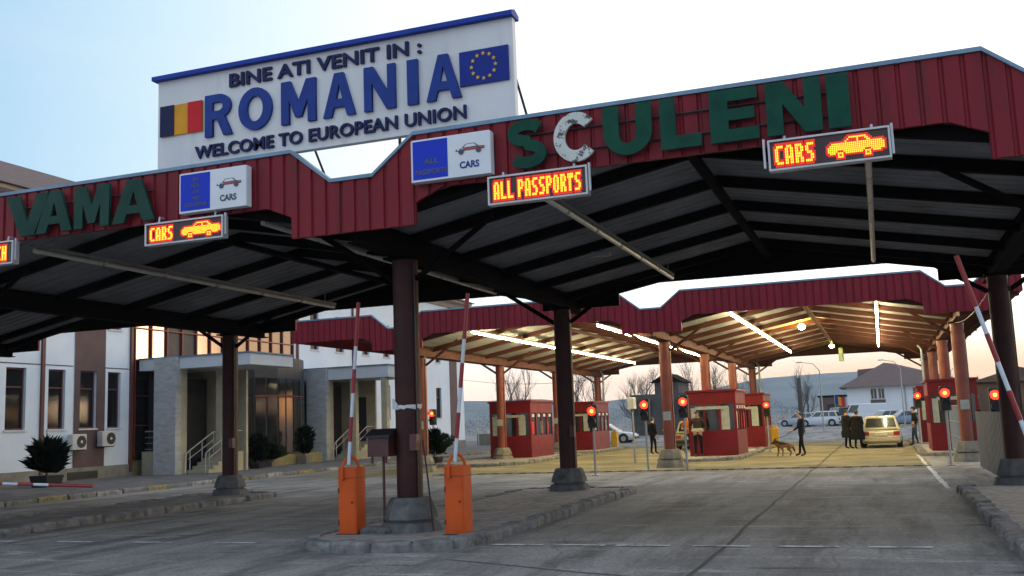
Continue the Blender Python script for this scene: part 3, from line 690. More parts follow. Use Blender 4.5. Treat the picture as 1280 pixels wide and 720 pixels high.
# ------------------------------------------------------------------ barriers
def barrier(label, x, y, ang, pz=1.22, L=2.46, dx=0):
    """orange cabinet with hoop; arm pivots at the hoop. ang = lean from vertical towards +X (radians)"""
    t = thing('barrier', label, 'barrier', (x, y, .12), 'orange lane barriers')
    q = .155
    cb = MB().bbox((x - q, y - q, .12), (x + q, y + q, 1.12), .008).build('cabinet', 'orange', t)
    MB().box((x - q + .02, y - q - .006, .17), (x + q - .02, y - q - .001, .93)).build('access_door', 'orange', cb)
    MB().box((x - q - .004, y - q - .008, .965), (x + q + .004, y + q + .004, .972)).build('lid_seam', 'box', cb)
    MB().tube([(x + .09, y - q - .007, .6), (x + .09, y - q - .022, .6)], .014, 8).build('lock', 'black', cb)
    for zz in (.3, .78): MB().tube([(x - q + .012, y - q - .012, zz - .04), (x - q + .012, y - q - .012, zz + .04)], .010, 6).build('hinge', 'box', cb)
    MB().box((x - q - .03, y - q - .03, .118), (x + q + .03, y + q + .03, .132)).build('foot_plate', 'black', cb)
    hp = [(x - .07, y - q - .022, .96), (x - .07, y - q - .018, 1.12)] + [(x + .088 * math.cos(R(180 - 18 * i)) + .018, y - q + .018 * i, 1.14 + .145 * math.sin(R(18 * i))) for i in range(11)] + [(x + .106, y + .03, 1.12)]
    MB().tube(hp, .024, 8).build('pivot_hoop', 'orange', t, True)
    MB().tube([(x - .07, y - q - .05, .97), (x - .07, y - q, .97)], .034, 10).build('pivot_bolt', 'orange', t)
    d = Vector((math.sin(ang), 0, math.cos(ang))); p = Vector((x + .01 + dx, y - .10, pz))
    arm = thing_arm = None
    a0 = MB().tube([p - d * .05, p + d * L], .028, 10).build('arm', 'armwhite', t, True)
    k = 0; s = .34 + .28
    cuts = [(.0, .30, 1), (.30, .68, 0), (.68, 1.05, 1), (1.05, 1.42, 0), (1.42, 1.78, 1), (1.78, 2.12, 0), (2.12, L + .01, 2)]
    for u, v, kind in cuts:
        if kind == 0 or kind == 2 :
            MB().tube([p + d * u, p + d * v], .0315, 10).build('red_band', 'armred', a0, True)
    return t
barrier('orange cabinet and raised striped arm left of the nearest maroon column', -7.80, 13.8, .085)
barrier('orange cabinet and raised striped arm right of the nearest maroon column', -6.01, 13.8, .115)
barrier('barrier at the right edge, its raised striped arm leaning in', 1.80, 13.8, -.25, dx=-.15)
barrier('barrier at the left edge with its striped arm lowered level', -16.02, 14.3, R(92), .98, 2.75)

# mailbox on post with loose stone beside
t = thing('post_box', 'maroon steel box with sloped lid on a thin post beside the orange barrier', 'box', (-7.42, 14.05, .12))
MB().tube([(-7.40, 14.1, .12), (-7.40, 14.1, 1.27)], .022, 8).build('post', 'box', t)
MB().box((-7.56, 13.88, 1.27), (-7.2, 14.3, 1.56)).build('body', 'box', t)
MB().prism([(13.84, 1.562), (13.84, 1.60), (14.1, 1.70), (14.34, 1.66), (14.34, 1.562)], 'x', -7.6, -7.16).build('lid', 'black', t)
for x in (-7.5, -7.26): MB().box((x - .015, 13.90, 1.17), (x + .015, 13.93, 1.268)).build('foot', 'box', t)
tag(MB().bbox((-7.62, 13.66, .12), (-7.12, 14.0, .22), .04).build('stone_block', 'conc'), 'mossy loose stone block lying under the maroon box', 'stone')

# ------------------------------------------------------------------ customs building
FX = -30.0
def pierced(y0, y1, z0, z1, ops, x, dep=.18):
    m = MB(); ys = sorted({y0, y1} | {a for o in ops for a in o[:2] if y0 <= a <= y1}); zs = sorted({z0, z1} | {a for o in ops for a in o[2:4]})
    for i in range(len(ys) - 1):
        for j in range(len(zs) - 1):
            cy, cz = (ys[i] + ys[i + 1]) / 2, (zs[j] + zs[j + 1]) / 2
            if any(o[0] < cy < o[1] and o[2] < cz < o[3] for o in ops): continue
            m.add([(x, ys[i], zs[j]), (x, ys[i + 1], zs[j]), (x, ys[i + 1], zs[j + 1]), (x, ys[i], zs[j + 1])], [(0, 1, 2, 3)])
    for a, c, d, e in ops:
        m.add([(x, a, d), (x, c, d), (x, c, e), (x, a, e), (x - dep, a, d), (x - dep, c, d), (x - dep, c, e), (x - dep, a, e)], [(0, 1, 5, 4), (1, 2, 6, 5), (2, 3, 7, 6), (3, 0, 4, 7)])
    return m
bld = thing('customs_building', 'long two-storey white customs building with brown strips along the pavement', 'building', (FX, 40, 0))
ops = []; brown = []
y = 15.9
for k in range(0, 5):     # repeating bay: white, white, brown, white
    o = 27.76 - 18.2 + (k - 0) * 6.1
wins = [(21.4, 22.25), (23.4, 24.25), (25.0, 25.9), (26.15, 26.9), (27.76, 28.68), (29.75, 30.6), (31.35, 32.26), (32.9, 33.64)]
ops1 = [(a, c, 2.15, 4.46) for a, c in wins] + [(a, c, 6.25, 8.6) for a, c in wins]
wf = pierced(15, 34.4, .62, 10.6, ops1, FX)
wf.mi = 0
wall = wf.build('wall', 'bwhite', bld)
wins2 = [(48.6, 49.5), (51.4, 52.4), (54.6, 55.5), (57.4, 58.3), (60.4, 61.2), (63.04, 63.82), (65.44, 66.35)]
ops2 = [(a, c, 2.3, 4.48) for a, c in wins2] + [(a, c, 6.3, 8.4) for a, c in wins2]
pierced(46.9, 70.5, .62, 10.6, ops2, FX).build('wall', 'bwhite', bld)
MB().box((FX - 12, 70.1, 0), (FX - .01, 70.49, 10.6)).build('wall', 'bwhite', bld)
MB().box((FX - 12, 15, 0), (FX - .3, 70, 10.55)).build('wall_core', 'dark', bld)
for a, c in ((15, 34.4), (46.9, 70.5)):
    MB().box((FX - .2, a, .02), (FX + .05, c, .618)).build('plinth', 'plinth', bld)
def window(a, c, d, e, m='winglass'):
    w = MB().box((FX - .20, a, d), (FX - .165, c, e)).build('window', m, bld)
    q = MB(); q.box((FX - .163, a, d), (FX - .12, c, d + .06)); q.box((FX - .163, a, e - .06), (FX - .12, c, e)); q.box((FX - .163, a, d + .06), (FX - .12, a + .06, e - .06)); q.box((FX - .163, c - .06, d + .06), (FX - .12, c, e - .06))
    q.box((FX - .163, a + .06, d + (e - d) * .68), (FX - .13, c - .06, d + (e - d) * .68 + .05))
    q.build('window_frame', 'brown_pipe', w)
    MB().box((FX - .05, a - .06, d - .06), (FX + .06, c + .06, d - .002)).build('sill', 'porchwhite', w)
for a, c, d, e in ops1 + ops2: window(a, c, d, e)
for a, c, ho in ((31.05, 32.72, [(31.35, 32.26)]), (24.6, 26.1, [(25.0, 25.9)])):
    oo = [(p, q, 2.15, 4.46) for p, q in ho] + [(p, q, 6.25, 8.6) for p, q in ho]
    m = pierced(a, c, .62, 10.6, oo, FX + .03, .03); m.build('brown_bay', 'bbrown', bld)
MB().box((FX, 67.9, .62), (FX + .04, 69.2, 10.6)).build('brown_bay', 'bbrown', bld)
for yv in (22.9, 27.2, 29.42, 34.22, 47.2, 53.4, 59.4):
    MB().box((FX + .001, yv - .07, .3), (FX + .10, yv + .07, 10.6)).build('brown_strip', 'brown_pipe', bld)
for a, c in ((15, 22.8), (23.0, 24.55), (26.15, 27.1), (27.3, 29.33), (29.5, 31.0), (32.75, 34.12)):
    MB().box((FX - .01, a, 4.60), (FX + .012, c, 4.64)).build('panel_joint', 'bbrown', bld)
# basement vent
MB().box((FX + .051, 30.75, .16), (FX + .07, 32.35, .46)).build('vent', 'dark', bld)
# cornice and roof
for (a, c) in ((14.6, 70.9),):
    MB().prism([(FX - .2, 10.5), (FX + .15, 10.55), (FX + .28, 10.8), (FX + .75, 10.9), (FX + .75, 11.05), (FX - .2, 11.05)], 'y', a, c).build('cornice', 'cornice', bld)
rf = MB().add([(FX + .95, 14.4, 11.06), (FX + .95, 71.2, 11.06), (FX - 13, 71.2, 11.06), (FX - 13, 14.4, 11.06), (FX - 6, 21, 14.2), (FX - 6, 64.5, 14.2)], [(0, 1, 5, 4), (1, 2, 5), (2, 3, 4, 5), (3, 0, 4), (0, 3, 2, 1)]).build('roof', 'tile', bld)
# glazed hall between the two porches
ga, gc = 34.4, 46.9
MB().box((FX - .3, ga, .12), (FX - .12, gc, .75)).build('hall_base', 'yellowstone', bld)
ymul = [34.5 + i * 1.03 for i in range(13)]
for i in range(12):
    a, c = ymul[i] + .04, ymul[i + 1] - .04
    dark = i in (2, 3)
    for d, e in ((.8, 2.2), (2.26, 3.47), (3.53, 5.0), (5.06, 6.4), (6.46, 8.4), (8.46, 10.4)):
        mm = 'dark' if (dark or (d in (3.53,) and i % 2 == 0 and i > 3)) else ('mirror' if d > 5 else 'glass')
        o = MB().box((FX - .1, a, d), (FX - .08, c, e))
        o.build('hall_pane', mm, bld)
for yv in ymul: MB().box((FX - .11, yv - .03, .76), (FX + .02, yv + .03, 10.5)).build('mullion', 'mullion', bld)
for zv in (2.23, 3.5, 5.03, 6.43, 8.43): MB().box((FX - .11, ga, zv - .022), (FX + .03, gc, zv + .022)).build('transom', 'mullion', bld)
# dark bowed vestibule at ground floor
q = MB()
ws = [(-29.9, 40.6), (-28.6, 41.2), (-28.2, 42.6), (-28.2, 44.6), (-28.7, 45.8), (-29.9, 46.3)]
ves = MB().loft([[(x, yv, .12) for x, yv in ws], [(x, yv, 5.45) for x, yv in ws]]).build('vestibule', 'dark', bld)
for i in range(len(ws) - 1):
    (xa, ya), (xb, yb_) = ws[i], ws[i + 1]
    d = Vector((xb - xa, yb_ - ya, 0)); n = Vector((d.y, -d.x, 0)).normalized(); L = d.length; d.normalize(); k = max(1, round(L / .75))
    for j in range(k):
        p0 = Vector((xa, ya, 0)) + d * (L * j / k + .06) + n * .012; p1 = Vector((xa, ya, 0)) + d * (L * (j + 1) / k - .06) + n * .012
        for z0, z1 in ((.7, 3.44), (3.56, 4.4)):
            MB().loft([[p0 + Vector((0, 0, z0)), p1 + Vector((0, 0, z0)), p1 + Vector((0, 0, z1)), p0 + Vector((0, 0, z1))], [p0 + n * .02 + Vector((0, 0, z0)), p1 + n * .02 + Vector((0, 0, z0)), p1 + n * .02 + Vector((0, 0, z1)), p0 + n * .02 + Vector((0, 0, z1))]]).build('vestibule_pane', 'mirror' if (i, j) in ((2, 0), (2, 1), (3, 0)) and z0 < 1 else 'glass', ves)
MB().tube([(x + .04, yv, 3.5) for x, yv in ws[1:]], .03, 6).build('red_rail', 'mullion', ves)
# porches
def porch(y, xr, slab_x, zbot, ztop, pil):
    p = MB().box((FX + .05, y, zbot), (xr, y + 3.2, ztop)).build('porch_roof', 'porchwhite', bld)
    MB().box((FX + .04, y - .06, ztop + .002), (xr + .06, y + 3.25, ztop + .06)).build('porch_capping', 'cap', p)
    s = MB().box((slab_x[0], y - .25, .12), (slab_x[1], y + .12, ztop + .001)).build('porch_pier', 'marble', bld)
    MB().box((slab_x[1] - .3, y + .121, .12), (slab_x[1] - .001, y + .5, zbot)).build('pier_return', 'beige', bld)
    for x, yy in pil:
        MB().box((x - .16, yy - .16, .12), (x + .16, yy + .16, zbot)).build('porch_pier', 'beige', bld)
    xa, xb = slab_x[1] + .03, slab_x[1] + 1.12
    MB().box((FX + .02, y + 3.0, .12), (xb + .1, y + 3.15, zbot)).build('porch_wall', 'beige', bld)
    MB().box((xa + .1, y + 2.96, 1.06), (xa + .62, y + 2.99, 3.5)).build('porch_door', 'dark', bld)
    MB().box((FX + .05, y + .6, .12), (slab_x[0] + .3, y + 2.9, 4.2)).build('porch_recess', 'dark', bld)
    for k in range(5):
        MB().box((xa, y + .5 + k * .33, .12), (xb, y + .83 + k * .33, .27 + k * .15)).build('step', 'beige', bld)
    MB().box((xa, y + 2.16, .12), (xb, y + 2.95, .95)).build('landing', 'beige', bld)
    for x, mm in ((xa + .06, 'alu'), (xb - .04, 'grey')):
        r = MB().tube([(x, y + .30, .12), (x, y + .35, .95), (x, y + .6, 1.1), (x, y + 2.2, 1.85), (x, y + 2.9, 1.85)], .028, 8).build('handrail', mm, bld)
        MB().tube([(x, y + .5, .72), (x, y + 2.2, 1.5)], .018, 6).build('lower_rail', mm, r)
        for yy, za, zz in ((.6, .12, 1.1), (1.4, .5, 1.46), (2.2, .9, 1.85)): MB().tube([(x, y + yy, za), (x, y + yy, zz)], .02, 6).build('baluster', mm, r)
porch(34.7, -24.3, (-28.95, -27.83), 4.55, 5.03, [(-26.9, 36.3)])
porch(46.8, -24.2, (-29.0, -27.8), 4.4, 5.02, [(-26.4, 47.1), (-24.5, 47.0)])
# side gallery railing left of the first pier
r = MB().tube([(FX + .5, 34.6, 1.95), (-29.05, 34.6, 1.95)], .025, 6).build('gallery_rail', 'grey', bld)
for z in (1.2, 1.45, 1.7): MB().tube([(FX + .5, 34.6, z), (-29.05, 34.6, z)], .015, 6).build('lower_rail', 'grey', r)
MB().box((FX + .2, 34.75, .12), (-29.0, 35.2, 1.1)).build('gallery_base', 'beige', bld)
# planters with shrubs
def shrub(label, loc, h, w, kind, pot=None, rz=0):
    t = thing('shrub', label, 'shrub', loc)
    x, y, z = loc
    if pot:
        pw, ph, pm = pot
        MB().loft([[(x - pw * .8, y - pw * .8, z), (x + pw * .8, y - pw * .8, z), (x + pw * .8, y + pw * .8, z), (x - pw * .8, y + pw * .8, z)], [(x - pw, y - pw, z + ph), (x + pw, y - pw, z + ph), (x + pw, y + pw, z + ph), (x - pw, y + pw, z + ph)]]).build('planter', pm, t)
        z += ph
    MB().tube([(x, y, z - .05), (x + .02, y, z + h * .6)], [.05, .02], 6).build('stem', 'bark', t)
    m = MB()
    for i in range(1500):
        a = random.uniform(0, 2 * PI); q = random.random(); rr = w * math.sqrt(random.random()) * (1 - .75 * q if kind == 'cone' else math.sqrt(max(.05, 1 - (2 * q - 1) ** 2)))
        c = Vector((x + rr * math.cos(a), y + rr * math.sin(a), z + .08 + q * h * .9)); s = random.uniform(.06, .14)
        if kind != 'cone': rr *= .75 + .35 * math.sin(a * 3 + x) * math.sin(q * 7 + y); c = Vector((x + rr * math.cos(a), y + rr * math.sin(a), c.z))
        if kind == 'spiky' and random.random() < .4: s *= 2.2
        d = Vector((math.cos(a) * .7 + random.uniform(-.5, .5), math.sin(a) * .7 + random.uniform(-.5, .5), random.uniform(.1, 1.2))).normalized(); sd_ = d.cross(Vector((random.random(), random.random(), .3))).normalized()
        m.add([c, c + d * s + sd_ * s * .35, c + d * s * 2.2, c + d * s - sd_ * s * .35], [(0, 1, 2, 3)])
    m.build('foliage', 'leaf2' if kind == 'low' else 'leaf', t)
shrub('dark spiky shrub in a planter under the air conditioners', (-27.6, 27.4, .12), 1.0, .46, 'spiky', (.40, .40, 'dark'))
shrub('low dark shrub in front of the dark bowed vestibule', (-27.3, 40.6, .12), .7, .7, 'low', (.3, .25, 'plinth'))
shrub('dark bushy shrub in a pot beside the second porch', (-27.2, 43.4, .12), 1.4, .5, 'round', (.32, .4, 'plinth'))
shrub('black rounded shrub beside the first porch steps', (-26.9, 39.0, .12), 1.25, .45, 'round', (.3, .25, 'dark'))
shrub('clipped hedge bush by the far end of the white wing', (-28.3, 62.5, .12), 1.0, .95, 'low')
shrub('dark bush below the stair railing near the first booth', (-25.5, 67, .12), 1.9, 1.0, 'round')
shrub('black potted shrub standing at the kerb behind the nearest column', (-18.6, 40.2, 0), 1.1, .45, 'cone', (.3, .4, 'black'))
for a, c, l in ((41.2, 45.6, 'long yellow painted stone planter edge along the vestibule'), (48.0, 51.5, 'short yellow painted stone planter edge by the second porch')):
    tag(MB().bbox((-27.9 if a < 45 else -27.2, a, .12), (-27.5 if a < 45 else -26.8, c, .62), .03).build('planter_wall', 'yellowstone'), l, 'planter')
def ac(label, y, z):
    t = thing('air_conditioner', label, 'air conditioner', (FX + .06, y, z), 'outdoor units under the windows')
    MB().bbox((FX + .16, y - .38, z), (FX + .46, y + .38, z + .6), .03).build('case', 'ac', t)
    MB().tube([(FX + .461, y + .08, z + .3), (FX + .475, y + .08, z + .3)], .24, 20).build('fan_grille', 'dark', t)
    MB().tube([(FX + .476, y + .08, z + .3), (FX + .482, y + .08, z + .3)], .06, 10).build('fan_hub', 'ac', t)
    for d in (-.25, .25): MB().box((FX + .055, y + d - .02, z - .04), (FX + .46, y + d + .02, z - .002)).build('bracket', 'dark', t)
ac('white air conditioner with round fan right of the second window', 30.95, 1.33)
ac('white air conditioner on the brown bay of the building', 32.55, 1.42)

# stair railing and low wall beyond the building corner
t = thing('stair_railing', 'pale metal stair railing sloping down beyond the white building corner', 'railing', (-27.5, 72, 0))
for k in range(4): MB().tube([(-29.5, 72, 2.7 - k * .35), (-24.6, 72.6, 1.2 - k * .3)], .035, 6).build('rail', 'alu', t)
for k in range(6):
    x = -29.5 + k * .98; MB().tube([(x, 72 + k * .12, .0), (x, 72 + k * .12, 2.72 - k * .3)], .035, 6).build('baluster', 'alu', t)
tag(MB().box((-30, 72.9, 0), (-22, 73.2, 1.0)).build('low_wall', 'plinth'), 'low stone wall behind the sloping stair railing', 'wall')

# ------------------------------------------------------------------ booths
def booth(label, xr, yf, wx, ly, lit=False):
    x0, x1, y0, y1, z0, z1 = xr - wx, xr, yf, yf + ly, .12, 2.68
    t = thing('control_booth', label, 'booth', (xr - wx / 2, yf, .12), 'red control booths')
    e = .10; sill, head = 1.12, 2.18
    MB().box((x0, y0, z0), (x1, y1, sill)).build('lower_body', 'booth', t)
    MB().box((x0, y0, head), (x1, y1, z1)).build('upper_band', 'booth', t)
    MB().bbox((x0 - .07, y0 - .07, z1 + .002), (x1 + .07, y1 + .07, z1 + .09), .02).build('roof', 'booth', t)
    MB().box((x0 + .3, y0 + .3, sill + .002), (x1 - .6, y1 - .4, 1.5)).build('desk', 'interior', t)
    ny = max(2, round(ly / .75)); nx = max(2, round(wx / .75))
    for i in range(nx + 1):
        x = x0 + (x1 - x0 - e) * i / nx
        for yv in (y0, y1 - e): MB().box((x, yv, sill), (x + e, yv + e, head)).build('post', 'booth', t)
    for i in range(1, ny):
        yv = y0 + (y1 - y0 - e) * i / ny
        for x in (x0, x1 - e): MB().box((x, yv, sill), (x + e, yv + e, head)).build('post', 'booth', t)
    def pane(lo, hi):
        MB().box(lo, hi).build('window_pane', 'glass', t)
    for i in range(nx):
        a = x0 + (x1 - x0 - e) * i / nx + e; c = x0 + (x1 - x0 - e) * (i + 1) / nx
        pane((a, y0 + .04, sill), (c, y0 + .055, head)); pane((a, y1 - .055, sill), (c, y1 - .04, head))
    for i in range(ny):
        a = y0 + (y1 - y0 - e) * i / ny + e; c = y0 + (y1 - y0 - e) * (i + 1) / ny
        pane((x1 - .055, a, sill), (x1 - .04, c, head)); pane((x0 + .04, a, sill), (x0 + .055, c, head))
    # white notices behind the street-side panes and a vent row at the head
    for k, a in enumerate((x0 + .12, x1 - .62)):
        MB().box((a, y0 + .03, 1.15), (a + (.22 if k == 0 else .34), y0 + .038, 2.05)).build('notice', 'paper', t)
    for a in (y0 + .25, y0 + 1.55, y0 + 2.4):
        if a + .3 < y1: MB().box((x1 - .038, a, 1.18), (x1 - .03, a + .28, 1.62 + .3 * random.random())).build('notice', random.choice(['paper', 'rored', 'royellow', 'porchwhite']), t)
    for i in range(ny):
        a = y0 + (y1 - y0) * (i + .2) / ny; MB().box((x1 + .001, a, 1.98), (x1 + .02, a + .32, 2.12)).build('vent', 'alu', t)
    MB().box((x0 + .3, y0 - .02, 1.98), (x1 - .3, y0 - .001, 2.10)).build('light_strip', 'paper', t)
    return t
booth('red booth with white notices standing left of the dark column', -15.36, 43.95, 2.05, 3.3)
booth('red booth partly hidden by the dark column, behind a red signal', -14.9, 53.2, 2.3, 3.2)
booth('red booth with a lit strip behind the middle columns, guard beside it', -5.5, 40.8, 1.95, 3.0)
booth('red booth further back, beside the yellow cabinet and dog handler', -5.45, 50.4, 2.1, 3.2)
booth('red booth at the right beside the beige hatchback lane', 3.35, 40.4, 1.7, 3.2)
booth('red booth far down the right row behind the man in jeans', 3.35, 51.0, 1.7, 3.2)
for x, y, l in ((-15.85, 61.2, 'yellow cabinet behind the second booth of the left row'), (-5.16, 52.0, 'yellow cabinet beside the dog handler')):
    t = thing('yellow_cabinet', l, 'cabinet', (x, y, .0), 'yellow barrier cabinets')
    MB().bbox((x - .19, y - .2, 0), (x + .19, y + .2, 1.0), .03).build('body', 'yellow', t)
    MB().bbox((x - .1, y - .1, 1.002), (x + .1, y + .1, 1.10), .02).build('motor_housing', 'yellow', t)

# speed bump between the canopies
t = thing('speed_bump', 'rubber speed bump of dark and yellowish blocks across the lanes', 'speed bump', (-6.5, 32.3, 0))
i = 0; x = -15.0
while x < 1.2:
    MB().prism([(32.18, .005), (32.23, .035), (32.37, .035), (32.42, .005)], 'x', x, x + .245).build('rubber_block', 'rubber' if i % 2 else 'rubyellow', t)
    x += .25; i += 1

# ------------------------------------------------------------------ traffic lights
def signal(label, x, y, z, h=2.3, base=0.):
    t = thing('traffic_light', label, 'traffic light', (x, y, base), 'red lane signals')
    MB().tube([(x, y, base), (x, y, z - .3)], .035, 8).build('pole', 'grey', t)
    MB().tube([(x, y, base), (x, y, base + .03)], .12, 12).build('base_plate', 'grey', t)
    MB().bbox((x - .15, y - .1, z - .52), (x + .15, y + .12, z + .20), .03).build('housing', 'black', t)
    l = MB().tube([(x, y - .101, z), (x, y - .125, z)], .13, 20).build('red_lens', 'rlens', t)
    MB().tube([(x, y - .126, z), (x, y - .128, z)], .055, 16).build('lamp', 'rcore', l)
    MB().tube([(x, y - .101, z - .32), (x, y - .12, z - .32)], .11, 16).build('dark_lens', 'dark', t)
    for zz, r in ((z, .145), (z - .32, .125)):
        m = MB(); rings = []
        for k in range(13):
            a = R(-20 + 220 * k / 12); c, s_ = math.cos(a), math.sin(a); rings.append([(x + r * c, y - .1, zz + r * s_), (x + r * c, y - .24, zz + r * s_), (x + r * .93 * c, y - .24, zz + r * .93 * s_), (x + r * .93 * c, y - .1, zz + r * .93 * s_)])
        m.loft(rings); m.build('visor', 'black', t)
signal('red signal on a thin pole seen right of the nearest column', -19.45, 42, 2.3)
signal('red signal in front of the booth right of the dark column', -8.52, 30.3, 2.0)
signal('red signal on the left side of the middle front column', -7.40, 32.75, 2.16)
signal('red signal on the right side of the middle front column', -6.02, 32.3, 2.2)
signal('red signal in front of the further booth of the middle row', -4.95, 47, 2.12, base=.0)
signal('large red signal on a pale pole at the front of the right row', 1.78, 32.2, 2.13)
signal('red signal behind, above the man in jeans at the right', 1.5, 47, 2.25)
signal('red signal glowing above the grey panel beside the raised arm', 3.0, 31.0, 2.0)
t = thing('camera_post', 'pale post with a small white camera left of the middle signal', 'camera', (-9.2, 38.5, 0))
MB().tube([(-9.2, 38.5, 0), (-9.2, 38.5, 2.5)], .04, 8).build('post', 'grey', t)
MB().bbox((-9.34, 38.2, 2.1), (-9.06, 38.62, 2.55), .03).build('camera_body', 'ac', t)
# pale drain pipes on back columns
for x, y, l in ((-6.55, 59.9, 'pale drain pipe beside the last column of the middle row'), (-16.0, 59.9, 'pale drain pipe beside the last column of the left row'), (2.0, 51.5, 'pale drain pipe on the right row of columns')):
    tag(MB().tube([(x, y - .3, .1), (x, y - .3, 4.5), (x - .15, y - .2, 4.7)], .06, 8).build('drain_pipe', 'grey'), l, 'pipe')
# hanging lamps
def lamp(label, x, y, z, m, r):
    t = thing('hanging_lamp', label, 'lamp', (x, y, z))
    MB().tube([(x, y, z + .12), (x, y, zr(x) - .05)], .02, 6).build('stem', 'black', t)
    MB().tube([(x, y, z + .02), (x, y, z + .14)], [r * 1.2, .05], 14).build('shade', 'fit', t)
    bm = bmesh.new(); bmesh.ops.create_icosphere(bm, subdivisions=2, radius=r); me = bpy.data.meshes.new('bulb'); bm.to_mesh(me); bm.free(); me.materials.append(M[m])
    o = bpy.data.objects.new('bulb', me); C.objects.link(o); o.parent = t
lamp('round orange glowing lamp under the ridge of the second canopy', -2.9, 43.5, 5.32, 'sodium', .14)
lamp('round greenish glowing lamp further back under the ridge', -2.30, 57, 5.28, 'mercury', .13)
tag(MB().bbox((-2.0, 57.8, 4.45), (-1.75, 58.0, 5.2), .03).build('loudspeaker', 'fit'), 'grey loudspeaker hanging under the far edge of the second canopy', 'loudspeaker')
t = thing('ceiling_camera', 'small camera on an arm under the front canopy roof', 'camera', (-4.9, 18.6, 5.0))
MB().tube([(-4.9, 18.6, 5.2), (-4.9, 18.6, 4.97)], .015, 6).build('arm', 'grey', t); MB().bbox((-5.1, 18.54, 4.88), (-4.72, 18.66, 4.98), .01).build('body', 'grey', t)

# grey sheet panel on the right
t = thing('sheet_fence', 'dark grey sheet metal fence panel at the right, beside the last column', 'fence', (2.45, 22.8, 0))
m = MB(); rings = []; y = 22.9; k = 0
while y < 30.7:
    for dy, d in ((0, 0), (.14, 0), (.17, .02), (.27, .02)): rings.append([(2.42 + d, y + dy, .06), (2.42 + d, y + dy, 1.56), (2.45 + d, y + dy, 1.56), (2.45 + d, y + dy, .06)])
    y += .30
m.loft(rings); m.build('sheet', 'panel', t)
for yv in (22.95, 26.7, 30.5): MB().box((2.48, yv - .04, 0), (2.56, yv + .04, 1.6)).build('post', 'beam', t)
t = thing('mesh_fence', 'grey wire mesh fence between the columns of the right row', 'fence', (2.3, 35.2, 0))
for k in range(22): MB().box((2.3, 35.2 + k * .35, .14), (2.32, 35.23 + k * .35, 1.75)).build('wire', 'grey', t)
for z in (.2, .7, 1.2, 1.74): MB().box((2.298, 35.2, z), (2.322, 42.6, z + .03)).build('rail', 'grey', t)

def cable(label, a, b_, sag):
    a, b_ = Vector(a), Vector(b_)
    tag(MB().tube([a.lerp(b_, i / 12) - Vector((0, 0, sag * 4 * (i / 12) * (1 - i / 12))) for i in range(13)], .014, 5).build('cable', 'black'), label, 'cable')
cable('black cable slung between the two canopies at the right columns', (2.46, 22.85, 4.36), (2.4, 34.3, 4.36), .25)
cable('black cable strung from the building corner to the left rear column', (-29.9, 69.5, 5.2), (-16.5, 60.2, 4.3), .35)
cable('black cable running down beside the nearest column to the footing', (-6.72, 14.12, 1.5), (-6.45, 13.85, .16), -.06)
